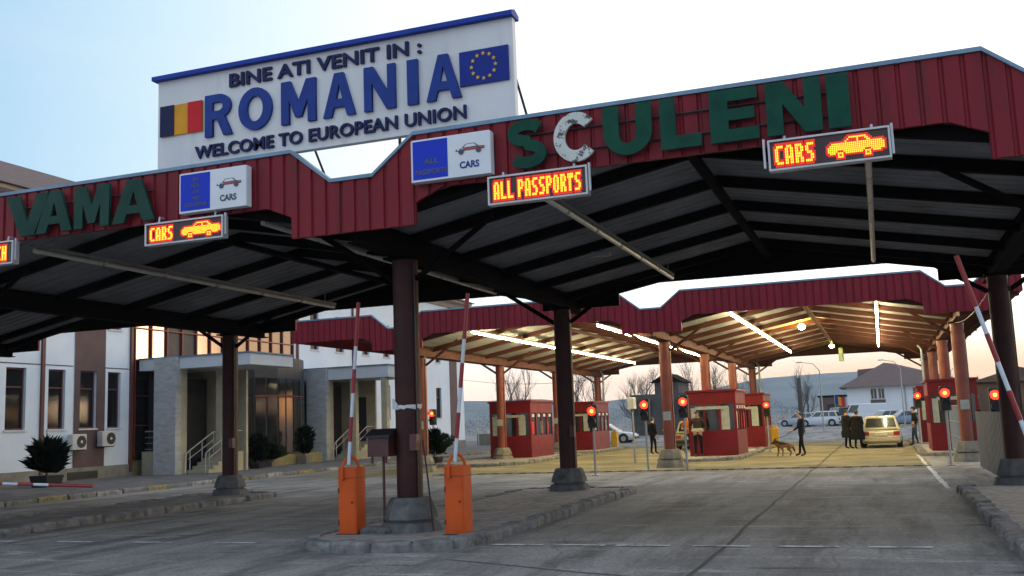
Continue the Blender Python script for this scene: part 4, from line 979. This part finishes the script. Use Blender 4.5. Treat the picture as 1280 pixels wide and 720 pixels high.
# ------------------------------------------------------------------ vehicles
def vehicle(name, label, cat, loc, rz, L, Wd, H, paint, kind='hatch', group=None):
    """built facing +Y (front at +Y), origin under its middle; then turned by rz"""
    t = thing(name, label, cat, (0, 0, 0), group)
    hw = Wd / 2; hl = L / 2; belt = H * .60 if kind != 'van' else H * .52
    gc = .19
    def ring(y, zb_, zt_, w, r=.12):
        return [(-w * .90, y, zb_), (-w, y, zb_ + r), (-w, y, zt_ - r), (-w * .93, y, zt_), (w * .93, y, zt_), (w, y, zt_ - r), (w, y, zb_ + r), (w * .90, y, zb_)]
    hood = belt * (.93 if kind != 'van' else 1)
    st = [(-hl, .34, belt * .80, hw * .86), (-hl + .10, gc + .04, belt * .92, hw * .95), (-hl + .5, gc, belt, hw), (hl * .25, gc, belt, hw), (hl - 1.0, gc, hood, hw * .99), (hl - .3, gc + .02, hood * .88, hw * .94), (hl - .06, gc + .08, hood * .74, hw * .84), (hl, .36, hood * .6, hw * .78)]
    body = MB().loft([ring(*s) for s in st]).build('body', paint, t, True)
    if kind in ('hatch', 'suv'): g = [(-hl + .12, -hl + .42), (hl * .42, hl * .08)]
    elif kind == 'van': g = [(-hl + .05, -hl + .12), (hl - .75, hl - 1.35)]
    else: g = [(-hl * .72, -hl * .36), (hl * .42, hl * .08)]
    (yb0, yb1), (yf0, yf1) = g
    cab = [[(-hw * .92, yb0, belt - .02), (hw * .92, yb0, belt - .02), (hw * .92, yf0, belt - .02), (-hw * .92, yf0, belt - .02)],
           [(-hw * .76, yb1, H - .06), (hw * .76, yb1, H - .06), (hw * .76, yf1, H - .06), (-hw * .76, yf1, H - .06)],
           [(-hw * .66, yb1 + .12, H), (hw * .66, yb1 + .12, H), (hw * .66, yf1 - .12, H), (-hw * .66, yf1 - .12, H)]]
    MB().loft(cab).build('cabin', paint, t)
    lo, up = cab[0], cab[1]
    def lerp(a, c, u): return Vector(a).lerp(Vector(c), u)
    def glass(i, j, us, nm_):
        n = (Vector(lo[j]) - Vector(lo[i])).cross(Vector(up[i]) - Vector(lo[i])).normalized()
        for u0, u1 in us:
            q = [lerp(lerp(lo[i], lo[j], u), lerp(up[i], up[j], u), v) for u, v in ((u0, .16), (u1, .16), (u1, .92), (u0, .92))]
            MB().loft([[p + n * .004 for p in q], [p + n * .014 for p in q]]).build(nm_, 'glass', t)
    if kind != 'van': glass(0, 1, [(.07, .93)], 'rear_window')
    glass(2, 3, [(.06, .94)], 'windscreen')
    side = [(.05, .30), (.34, .62), (.66, .95)] if kind != 'van' else [(.76, .97)]
    glass(1, 2, side, 'side_window'); glass(3, 0, [(1 - q, 1 - p) for p, q in side], 'side_window')
    wr = .31 if kind != 'suv' else .35
    for y in (-hl + .78, hl - .82):
        for s in (-1, 1):
            MB().tube([(s * (hw + .004), y, wr + .02), (s * (hw - .1), y, wr + .02)], wr + .06, 18).build('wheel_arch', 'black', t)
            w = MB().tube([(s * (hw + .012), y, wr), (s * (hw - .19), y, wr)], wr, 20).build('wheel', 'tyre', t, True)
            MB().tube([(s * (hw + .013), y, wr), (s * (hw + .025), y, wr)], wr * .62, 14).build('rim', 'rim', w)
    for s in (-1, 1):
        MB().box((min(s * hw * .60, s * hw * .92), -hl - .02, belt * .66), (max(s * hw * .60, s * hw * .92), -hl + .12, belt * .86)).build('tail_lamp', 'tail', t)
        MB().box((min(s * hw * .45, s * hw * .78), hl - .22, hood * .62), (max(s * hw * .45, s * hw * .78), hl - .02, hood * .76)).build('headlamp', 'headl', t)
        MB().bbox((min(s * (hw - .02), s * (hw + .16)), yf0 - .25, belt - .02), (max(s * (hw - .02), s * (hw + .16)), yf0 - .10, belt + .12), .02).build('mirror', paint, t)
    MB().bbox((-hw * .9, -hl - .07, .32), (hw * .9, -hl + .06, .52), .03).build('rear_bumper', paint if kind == 'hatch' else 'black', t)
    MB().bbox((-hw * .82, hl - .1, .28), (hw * .82, hl + .05, .46), .03).build('front_bumper', 'black', t)
    MB().box((-.26, -hl - .085, .56), (.26, -hl - .02, .67)).build('number_plate', 'plate', t)
    t.location = loc; t.rotation_euler.z = rz; ORG[t.name] = Vector(loc)
    return t
PA = lambda n, c, c2=None: mat(n, c, .3, c2, 1.5, spec=.6) and n
for n, c in (('paint_beige', (.50, .46, .33)), ('paint_white', (.62, .66, .70)), ('paint_silver', (.42, .47, .52)), ('paint_blue', (.20, .27, .36)), ('paint_dark', (.035, .04, .045)), ('paint_olive', (.26, .28, .17))):
    M[n] = mat(n, c, .28, tuple(q * .92 for q in c), 1.5, spec=.6)
vehicle('hatchback_car', 'beige hatchback with its boot towards us, stopped at the right booth', 'car', (-.12, 50.1, 0), 0, 4.1, 1.72, 1.43, 'paint_beige')
vehicle('estate_car', 'olive pale car behind the middle front column, guard standing beside it', 'car', (-9.45, 54.4, 0), 0, 4.3, 1.75, 1.5, 'paint_olive', 'suv')
vehicle('saloon_car', 'white saloon seen from the side behind the yellow cabinet of the left row', 'car', (-19.0, 71.5, gz(71)), R(-90), 4.3, 1.7, 1.4, 'paint_white', 'saloon')
vehicle('cargo_van', 'white van parked in front of the pale house', 'van', (-2.0, 114, gz(114)), R(98), 5.2, 2.0, 2.25, 'paint_white', 'van')
vehicle('parked_car', 'silver car parked right of the white van', 'car', (.1, 108.5, gz(108)), R(118), 4.3, 1.75, 1.5, 'paint_silver', 'suv')
vehicle('parked_car', 'blue grey car parked nearest the right booths, in front of the house', 'car', (1.9, 105.5, gz(105)), R(112), 4.3, 1.75, 1.42, 'paint_blue', 'saloon')
vehicle('parked_car', 'pale saloon parked further right in front of the house', 'car', (3.6, 112, gz(112)), R(105), 4.4, 1.75, 1.45, 'paint_silver', 'saloon')
vehicle('pickup_truck', 'white off-road car parked left of the dark van in the far lot', 'car', (-6.35, 112, gz(112)), R(82), 4.4, 1.8, 1.62, 'paint_white', 'suv')
vehicle('parked_van', 'dark van parked between the white off-road car and the white van', 'van', (-4.4, 116, gz(116)), R(20), 4.6, 1.9, 1.95, 'paint_dark', 'van')
vehicle('parked_car', 'silver car far left of the white off-road car', 'car', (-9.0, 118, gz(118)), R(75), 4.3, 1.75, 1.5, 'paint_silver', 'suv')

# ------------------------------------------------------------------ people and dog
def skin_mesh(verts, edges, root=0, sub=2):
    """verts: (x,y,z,r)"""
    me = bpy.data.meshes.new('body'); me.from_pydata([v[:3] for v in verts], edges, [])
    o = bpy.data.objects.new('tmp', me); C.objects.link(o)
    md = o.modifiers.new('s', 'SKIN'); md.use_smooth_shade = True; md.branch_smoothing = .3
    for sv, v in zip(me.skin_vertices[0].data, verts):
        r = v[3] if isinstance(v[3], (tuple, list)) else (v[3], v[3]); sv.radius = r
    me.skin_vertices[0].data[root].use_root = True
    o.modifiers.new('u', 'SUBSURF').levels = sub
    bpy.context.view_layer.update()
    out = bpy.data.meshes.new_from_object(o.evaluated_get(DG())); bpy.data.objects.remove(o)
    return out
def finish(me, name, parent, mats, pick):
    me.materials.clear()
    for m_ in mats: me.materials.append(M[m_] if isinstance(m_, str) else m_)
    for p in me.polygons: p.material_index = pick(p.center); p.use_smooth = True
    o = bpy.data.objects.new(name, me); C.objects.link(o); o.parent = parent; return o
def person(label, loc, rz, top, legs, height=1.76, arms='down', stride=.12, extra=None, cap=False, bulk=1.0, leg_split=.90):
    t = thing('person', label, 'person', loc)
    k = height / 1.76
    V = []; Ed = []
    def v(x, y, z, r): V.append((x * k, y * k, z * k, (r * k if not isinstance(r, tuple) else tuple(q * k for q in r)))); return len(V) - 1
    def e(*a):
        for i in range(len(a) - 1): Ed.append((a[i], a[i + 1]))
    pel = v(0, 0, .95, (.155 * bulk, .12)); wa = v(0, .0, 1.12, (.15 * bulk, .115 * bulk)); ch = v(0, -.01, 1.32, (.175 * bulk, .125 * bulk)); sh = v(0, -.01, 1.44, (.14, .09)); nk = v(0, .01, 1.52, .055); hd = v(0, .03, 1.60, .082); h2 = v(0, .03, 1.68, .088); h3 = v(0, .02, 1.73, .055)
    e(pel, wa, ch, sh, nk, hd, h2, h3)
    no = v(0, .135, 1.625, .014); e(hd, no)
    hands = []
    for s in (-1, 1):
        st = stride * s
        hp = v(s * .095, 0, .88, .098); kn = v(s * .11, st * .5 + .03, .48, .062); an = v(s * .115, st, .09, .045); fo = v(s * .125, st + .13, .045, .04); toe = v(s * .13, st + .19, .035, .03)
        e(pel, hp, kn, an, fo, toe)
        s0 = v(s * .19, -.01, 1.42, .075 * bulk)
        mode = arms if isinstance(arms, str) else arms[0 if s < 0 else 1]
        if mode == 'down': el, wr, hn, fd = (.26, -.03, 1.14), (.27, .06, .90), (.27, .09, .82), (0, .15, -1)
        elif mode == 'front': el, wr, hn, fd = (.27, .02, 1.15), (.16, .24, 1.12), (.10, .29, 1.13), (-.6, .5, 0)
        elif mode == 'lead': el, wr, hn, fd = (.27, .05, 1.15), (.26, .27, 1.02), (.25, .35, 1.0), (0, 1, -.2)
        else: el, wr, hn, fd = (.30, -.1, 1.16), (.20, .05, .98), (.15, .10, .97), (-.5, .5, 0)
        a = v(s * el[0], el[1], el[2], .052 * bulk); b_ = v(s * wr[0], wr[1], wr[2], .034); h_ = v(s * hn[0], hn[1], hn[2], (.036, .022)); e(sh, s0, a, b_, h_)
        hands.append((Vector((s * hn[0], hn[1], hn[2])) * k, s))
        f = Vector((s * fd[0], fd[1], fd[2])).normalized(); side = Vector((0, 1, 0)) if abs(f.z) > .7 else Vector((0, 0, 1)); palm = f.cross(side)
        hc = Vector((s * hn[0], hn[1], hn[2]))
        for q, ln in ((-.026, .062), (-.009, .074), (.009, .078), (.026, .07)):
            p1 = hc + side * q * 1.1 + f * .045; p2 = p1 + f * ln * .55; p3 = p2 + f * ln * .4 - palm * .02
            i1 = v(*p1, .010); i2 = v(*p2, .009); i3 = v(*p3, .007); e(h_, i1, i2, i3)
        p1 = hc + side * .035 + f * .0; p2 = p1 + (f + side * .8).normalized() * .04; i1 = v(*p1, .012); i2 = v(*p2, .009); e(h_, i1, i2)
    me = skin_mesh(V, Ed)
    def pick(c):
        for hc, s in hands:
            if (c - hc).length < .14 * k: return 3
        if c.z > 1.50 * k: return 3
        if c.z < .10 * k: return 2
        if c.z < leg_split * k and abs(c.x) < .21 * k: return 1
        return 0
    finish(me, 'body', t, [top, legs, 'black', 'skin'], pick)
    # hair or cap
    bm = bmesh.new(); bmesh.ops.create_uvsphere(bm, u_segments=16, v_segments=10, radius=.104 * k)
    for q in list(bm.verts):
        if q.co.z < -.02 * k and q.co.y > -.02 * k: bm.verts.remove(q)
    if cap:
        for q in bm.verts: q.co.z *= .8
    me = bpy.data.meshes.new('hair'); bm.to_mesh(me); bm.free(); me.materials.append(M['black'] if cap else M['hair'])
    for q in me.vertices: q.co += Vector((0, .01 * k, 1.685 * k))
    for p in me.polygons: p.use_smooth = True
    o = bpy.data.objects.new('cap' if cap else 'hair', me); C.objects.link(o); o.parent = t
    for s in (-1, 1):
        q = MB().tube([Vector((s * .032, .115, 1.655)) * k, Vector((s * .032, .122, 1.655)) * k], .010 * k, 8)
        og = ORG[t.name]; q.v = [p + og for p in q.v]; q.build('eye', 'black', t)
    if extra:
        nm_, m_, z0, z1, r0 = extra
        rg = lambda z, g: [Vector(((r0 + g) * math.cos(a * PI / 8), (r0 + g) * .74 * math.sin(a * PI / 8), z)) * k + ORG[t.name] for a in range(16)]
        if nm_ == 'long_coat': MB().loft([rg(z0, .03), rg(z0 + .25, .05), rg((z0 + z1) / 2, -.01), rg(z1 - .15, -.005), rg(z1, -.06), rg(z1 + .16, -.11), rg(z1 + .25, -.20)]).build(nm_, m_, t, True)
        else: MB().loft([rg(z0, 0), rg(z0, .02), rg(z1, .02), rg(z1, 0)]).build(nm_, m_, t)
    t.rotation_euler.z = rz
    return t
def cloth(n, c): M[n] = mat(n, c, .95, tuple(q * .6 for q in c), 9, spec=.1); return n
cloth('cloth_black', (.012, .012, .015)); cloth('cloth_navy', (.016, .018, .028)); cloth('cloth_brown', (.06, .038, .03)); cloth('cloth_jeans', (.05, .08, .14)); cloth('cloth_green', (.014, .016, .014)); cloth('vest_orange', (.55, .12, .02)); cloth('vest_white', (.62, .62, .55))
person('man in dark clothes walking the dog on a leash', (-3.1, 41.5, 0), R(80), 'cloth_navy', 'cloth_black', 1.74, ('lead', 'down'), .14, cap=True)
person('person in a bulky black coat standing left of the beige hatchback', (-1.12, 47.8, 0), R(-30), 'cloth_black', 'cloth_black', 1.72, 'front', .06, ('long_coat', 'cloth_black', .42, 1.22, .30), bulk=1.75, leg_split=.45)
person('second person in dark coat close behind the bulky black coat', (-1.58, 48.2, 0), R(-60), 'cloth_green', 'cloth_black', 1.78, 'down', .05, ('long_coat', 'cloth_green', .5, 1.2, .27), bulk=1.5, leg_split=.5, cap=True)
person('man in a dark jacket and jeans at the open side of the beige hatchback', (1.35, 50.2, 0), R(95), 'cloth_green', 'cloth_jeans', 1.78, 'bent', .10, bulk=1.15)
person('guard in brown jacket with a white belt in front of the middle booth', (-7.0, 40.25, .12), R(190), 'cloth_brown', 'cloth_black', 1.8, 'bent', .05, ('reflective_belt', 'vest_white', .98, 1.10, .185), True, 1.25)
person('guard in black leaning beside the left signal of the middle column', (-10.45, 47.6, 0), R(-40), 'cloth_black', 'cloth_black', 1.74, 'down', .05, cap=True, bulk=1.2)
person('person in black facing the guard behind the middle column', (-9.75, 48.2, 0), R(120), 'cloth_black', 'cloth_navy', 1.74, 'front', .05, bulk=1.25)
person('person in an orange vest half hidden by the middle front column', (-9.0, 48.9, 0), R(170), 'vest_orange', 'cloth_black', 1.78, 'front', .05, bulk=1.15)
# dog
M['dogtan'] = mat('tan_fur', (.26, .135, .06), .95, (.17, .09, .045), 14, spec=.1); M['dogblack'] = mat('black_fur', (.02, .017, .015), .9)
dl = Vector((-3.85, 41.7, 0))
t = thing('dog', 'tan and black shepherd dog standing on a leash beside its handler', 'dog', dl)
V = []; Ed = []
def v(x, z, r, y=0): V.append((x, y, z, r)); return len(V) - 1
def e(*a):
    for i in range(len(a) - 1): Ed.append((a[i], a[i + 1]))
# facing -X
rump = v(.36, .55, .14); bel = v(.12, .53, .145); che = v(-.16, .53, .175); nek = v(-.33, .62, .115); hed = v(-.45, .68, .09); muz = v(-.56, .63, .052); nos = v(-.63, .61, .03); e(rump, bel, che, nek, hed, muz, nos)
t1 = v(.50, .46, .055); t2 = v(.58, .30, .055); t3 = v(.61, .18, .03); e(rump, t1, t2, t3)
for s in (-1, 1):
    off = .05 * s
    a = v(.34, .42, .10, .09 * s); kn = v(.26 + off, .30, .065, .10 * s); hk = v(.42 + off, .19, .028, .09 * s); pw = v(.37 + off, .05, .026, .09 * s); toe = v(.31 + off, .028, .026, .09 * s); e(rump, a, kn, hk, pw, toe)
    a = v(-.17, .40, .085, .095 * s); el = v(-.13 - off, .30, .05, .10 * s); wr = v(-.17 - off * 1.4, .14, .026, .09 * s); pw = v(-.19 - off * 1.6, .03, .028, .09 * s); toe = v(-.24 - off * 1.6, .026, .024, .09 * s); e(che, a, el, wr, pw, toe)
    er = v(-.42, .77, .030, .05 * s); er2 = v(-.41, .85, .012, .055 * s); e(hed, er, er2)
me = skin_mesh(V, Ed)
finish(me, 'body', t, ['dogtan', 'dogblack'], lambda c: 1 if (c.z > .54 and -.3 < c.x < .5) or c.x < -.5 or (c.x < -.24 and c.z > .6) else 0)
t.rotation_euler.z = R(38); t.scale = (.86,) * 3
tag(MB().tube([(-3.42, 41.48, 1.0), (-3.75, 41.6, .80), (-4.19, 41.66, .68)], .010, 5).build('leash', 'black'), 'black leash from the handler to the shepherd dog', 'leash')

# ------------------------------------------------------------------ far side: house, lot, trees, hills
t = thing('house', 'pale single-storey house with a brown hipped roof beyond the car park', 'house', (2, 140, gz(140)))
hz = gz(140)
hx0, hx1, hy0, hy1, ez = -4.2, 10.2, 140, 152, 4.95
w = [(a, c, 3.2, 4.5) for a, c in ((-1.2, -.5), (-.25, .45), (4.0, 4.6), (4.85, 5.45), (5.7, 6.3), (8.2, 9.0))]
m = MB(); xs_ = sorted({hx0, hx1} | {q for o in w for q in o[:2]}); zs_ = [hz, ez]
m.box((hx0, hy0, hz - .3), (hx1, hy1, ez)); m.build('wall', 'housew', t)
for a, c, d, e_ in w:
    o = MB().box((a, hy0 - .05, d), (c, hy0 - .005, e_)).build('window', 'glass', t)
    MB().box((a - .1, hy0 - .09, d - .12), (c + .1, hy0 - .005, d - .003)).build('sill', 'porchwhite', o)
    MB().box(((a + c) / 2 - .04, hy0 - .08, d), ((a + c) / 2 + .04, hy0 - .052, e_)).build('window_bar', 'porchwhite', o)
for y_ in (142, 145, 148.5):
    MB().box((hx0 - .05, y_, 2.9), (hx0 - .005, y_ + .8, 4.5)).build('window', 'glass', t)
MB().box((-1.3, hy0 - .04, 1.2), (.55, hy0 - .004, 3.05)).build('brown_panel', 'houseb', t)
MB().box((3.9, hy0 - .04, 1.2), (6.4, hy0 - .004, 3.05)).build('brown_panel', 'houseb', t)
MB().add([(hx0 - 1, hy0 - 1, ez - .15), (hx1 + 1, hy0 - 1, ez - .15), (hx1 + 1, hy1 + 1, ez - .15), (hx0 - 1, hy1 + 1, ez - .15), (.75, 145.2, 8.1), (2.0, 147, 8.0)], [(0, 1, 5, 4), (1, 2, 5), (2, 3, 4, 5), (3, 0, 4), (0, 3, 2, 1)]).build('roof', 'tile', t)
MB().add([(-2.75, 143, 6.0), (.9, 143, 6.0), (.9, 149, 6.0), (-2.75, 149, 6.0), (-2.7, 143.4, 7.25), (.7, 145, 7.5), (.7, 147.5, 7.5), (-2.7, 148.6, 7.25)], [(0, 1, 5, 4), (1, 2, 6, 5), (2, 3, 7, 6), (3, 0, 4, 7), (4, 5, 6, 7), (0, 3, 2, 1)]).build('roof_block', 'tile', t)
MB().tube([(3.0, hy0 - .1, hz), (3.0, hy0 - .1, ez)], .07, 6).build('downpipe', 'grey', t)
t = thing('grey_ruin', 'old grey building with a dark stepped roof behind the middle signals', 'building', (-20, 96, gz(96)))
MB().box((-22.6, 94, 0), (-16.9, 101, 4.0)).build('wall', 'oldgrey', t)
MB().box((-20.3, 94.5, 4.0), (-18.0, 100, 5.1)).build('upper_wall', 'oldgrey', t)
MB().prism([(-20.7, 5.1), (-19.1, 6.0), (-17.6, 5.1)], 'y', 94.2, 100.3).build('roof', 'beam', t)
for x in (-22.6, -21.2, -18.6): MB().box((x, 93.95, 2.0), (x + .7, 93.995, 3.4)).build('window', 'dark', t)
t = thing('brick_kiosk', 'small brown flat-roofed kiosk left of the pale house', 'kiosk', (-5.2, 122, gz(122)))
MB().box((-6.7, 121, .6), (-3.9, 124, 3.4)).build('wall', 'houseb', t); MB().box((-6.9, 120.8, 3.402), (-3.7, 124.2, 3.6)).build('roof', 'beam', t); MB().box((-5.9, 120.95, 1.6), (-5.0, 120.995, 2.6)).build('window', 'dark', t)
t = thing('flag', 'blue, yellow and red flag hanging from a short pole by the kiosk', 'flag', (-4.2, 118, gz(118)))
MB().tube([(-4.9, 118, gz(118)), (-4.9, 118, 3.7)], .04, 6).build('flagpole', 'grey', t)
for k, mm in enumerate(('euflag', 'royellow', 'rored')):
    rr = [[(-4.86 + .33 * k + .33 * u, 118 + .06 * math.sin((k + u) * 2.4), 2.55 - .12 * (k + u)), (-4.86 + .33 * k + .33 * u, 118 + .06 * math.sin((k + u) * 2.4), 3.55 - .16 * (k + u)), (-4.86 + .33 * k + .33 * u, 118.02 + .06 * math.sin((k + u) * 2.4), 3.55 - .16 * (k + u)), (-4.86 + .33 * k + .33 * u, 118.02 + .06 * math.sin((k + u) * 2.4), 2.55 - .12 * (k + u))] for u in (0, .33, .66, 1)]
    MB().loft(rr).build('flag_stripe', mm, t)
def street_lamp(label, x, y, h, reach, sgn):
    z = gz(y); t = thing('street_lamp', label, 'street lamp', (x, y, z), 'street lamps by the car park')
    MB().tube([(x, y, z), (x, y, z + h - .8), (x + sgn * reach * .3, y, z + h - .2), (x + sgn * reach, y, z + h)], [.06, .045, .03, .022], 8).build('post', 'grey', t, True)
    MB().bbox((x + sgn * reach - .24, y - .08, z + h - .06), (x + sgn * reach + .24, y + .08, z + h + .03), .03).build('lamp_head', 'grey', t)
street_lamp('curved street lamp standing left of the pale house', -4.7, 88, 5.9, 1.6, -1)
street_lamp('curved street lamp in front of the pale house', 1.75, 92, 5.9, 1.5, -1)
tag(MB().tube([(-6.3, 86, gz(86)), (-6.3, 86, 4.6)], [.22, .17], 8).build('dark_post', 'oldgrey'), 'thick dark post left of the curved street lamp', 'post')
t = thing('dark_shed', 'dark red-brown shed with low roof behind the right columns', 'shed', (6, 58, 0))
MB().box((4.6, 56, 0), (9, 62, 2.9)).build('wall', 'houseb', t)
MB().prism([(4.3, 2.902), (6.6, 3.6), (9.4, 2.902)], 'y', 55.6, 62.4).build('roof', 'tile', t)

# bare trees
def tree_mesh(seed, h, spread):
    rnd = random.Random(seed); tr, cr = MB(), MB()
    def grow(p, d, L, r, depth):
        n = 3; pts = [p]; q = p; dd = d
        for i in range(n):
            dd = (dd + Vector((rnd.uniform(-.16, .16), rnd.uniform(-.16, .16), rnd.uniform(-.02, .10)))).normalized(); q = q + dd * (L / n); pts.append(q)
        rs = [r * (1 - .45 * i / n) for i in range(n + 1)]
        (tr if depth == 0 else cr).tube(pts, rs, 6 if depth < 2 else 3, caps=False)
        if depth >= 6: return
        k = 3 if depth < 5 else 2
        for i in range(k):
            t_ = rnd.uniform(.45, 1.0) if i else 1.0
            s = pts[min(n, max(1, int(t_ * n)))]
            a = rnd.uniform(0, 2 * PI); sp = spread * rnd.uniform(.5, 1.1)
            nd_ = (dd + Vector((math.cos(a) * sp, math.sin(a) * sp, rnd.uniform(0, .35)))).normalized()
            grow(s, nd_, L * rnd.uniform(.58, .80), r * .58, depth + 1)
    grow(Vector((0, 0, 0)), Vector((0, 0, 1)), h * .30, h * .014, 0)
    return tr, cr
protos = []
spots = [(-39, 105, 10.5, 0, 'bare tree standing right of the white building corner, behind the first booth'), (-33.5, 112, 12, 1, 'bare wide tree behind the first booth'), (-29, 104, 10.5, 2, 'bare slim tree between the first booth and the dark column'), (-25.3, 108, 9, 0, 'bare tree just right of the dark column'), (-22.8, 99, 8.5, 1, 'bare tree above the second booth, left of the grey building'), (-20.6, 118, 11, 2, 'bare tree behind the old grey building'), (-16.2, 106, 10, 0, 'bare tree right of the middle front column'), (-13.6, 116, 9, 1, 'bare thin tree left of the further middle booth'),
         (-9.2, 128, 9.5, 2, 'bushy bare tree left of the dark post'), (-8.2, 123, 7.0, 0, 'low bushy bare tree beside the dark post'), (-42, 118, 12, 2, 'bare tree partly hidden by the white building corner'), (8.5, 118, 8.5, 1, 'bare tree behind the right row of columns'), (-27.0, 120, 11, 1, 'faint bare tree behind the dark column')]
for i, (x, y, h, k, l) in enumerate(spots):
    t = thing('bare_tree', l, 'tree', (0, 0, 0), 'bare winter trees beyond the border post')
    if len(protos) <= k:
        pass
    key = k
    if key not in [p[0] for p in protos]:
        tr, cr = tree_mesh(11 + k, 10, (.62, .8, .5)[k])
        a = tr.build('trunk', 'bark', t, True); c = cr.build('crown', 'twig', t); protos.append((key, a.data, c.data))
    else:
        _, ma, mc = [p for p in protos if p[0] == key][0]
        for n_, m_ in (('trunk', ma), ('crown', mc)):
            o = bpy.data.objects.new(n_, m_); C.objects.link(o); o.parent = t
    t.location = (x, y, gz(y) - .1); t.scale = (h / 10,) * 3; t.rotation_euler.z = i * 1.7
# dark scrub line along the far side of the lot
t = MB()
for i in range(20000):
    x = random.uniform(-75, -8); y = random.uniform(124, 136); q = random.random(); z = gz(y) + q * (2.1 + .8 * math.sin(x * .35) + .5 * math.sin(x * 1.3)); s = random.uniform(.05, .19)
    d = Vector((random.uniform(-.7, .7), random.uniform(-.7, .7), random.uniform(-.1, 1.4))).normalized(); n = d.cross(Vector((.3, 1, .2))).normalized(); c = Vector((x, y, z))
    t.add([c, c + d * s + n * s * .09, c + d * s * 2, c + d * s - n * s * .09], [(0, 1, 2, 3)])
tag(t.build('scrub', 'twig'), 'grey winter scrub along the far side of the car park', 'scrub', kind='stuff')
# hills
def hills(y, seed, f, name, depth=500):
    rnd = random.Random(seed); ph = [rnd.uniform(0, 6) for _ in range(5)]
    m = MB(); n = 90; v_ = []
    for j, (dy, g) in enumerate(((-depth * .6, -.02), (-depth * .3, .55), (0, 1), (depth * .5, .5))):
        for i in range(n + 1):
            x = -1800 + 3200 * i / n
            z = f(x) + 5 * math.sin(x * .006 + ph[0]) + 3 * math.sin(x * .017 + ph[1]) + 1.5 * math.sin(x * .05 + ph[2])
            v_.append((x, y + dy + 25 * math.sin(x * .01 + j), max(-2, z * g)))
    fs = [(j * (n + 1) + i, j * (n + 1) + i + 1, (j + 1) * (n + 1) + i + 1, (j + 1) * (n + 1) + i) for j in range(3) for i in range(n)]
    m.add(v_, fs); struct(m.build(name, 'hill', None, True))
hills(1150, 3, lambda x: 24 + 15 * math.exp(-((x + 55) / 130) ** 2) + 10 * math.exp(-((x + 480) / 200) ** 2), 'hills')
hills(640, 5, lambda x: 5 + 7 * math.exp(-((x + 330) / 160) ** 2), 'hills')

# ------------------------------------------------------------------ haze
hm = bpy.data.materials.new('haze'); hm.use_nodes = True; t_ = hm.node_tree
t_.nodes.remove(t_.nodes['Principled BSDF']); pvn = t_.nodes.new('ShaderNodeVolumePrincipled')
pvn.inputs['Color'].default_value = (.62, .76, .95, 1); pvn.inputs['Density'].default_value = .0002; pvn.inputs['Anisotropy'].default_value = 0
t_.links.new(pvn.outputs[0], t_.nodes['Material Output'].inputs['Volume'])
M['hazem'] = hm
hb = MB().box((-1900, -90, -4), (1600, 1800, 62)).build('haze', 'hazem'); hb['kind'] = 'stuff'; hb['label'] = 'thin blue evening haze over the far hills'
hb.display_type = 'WIRE'
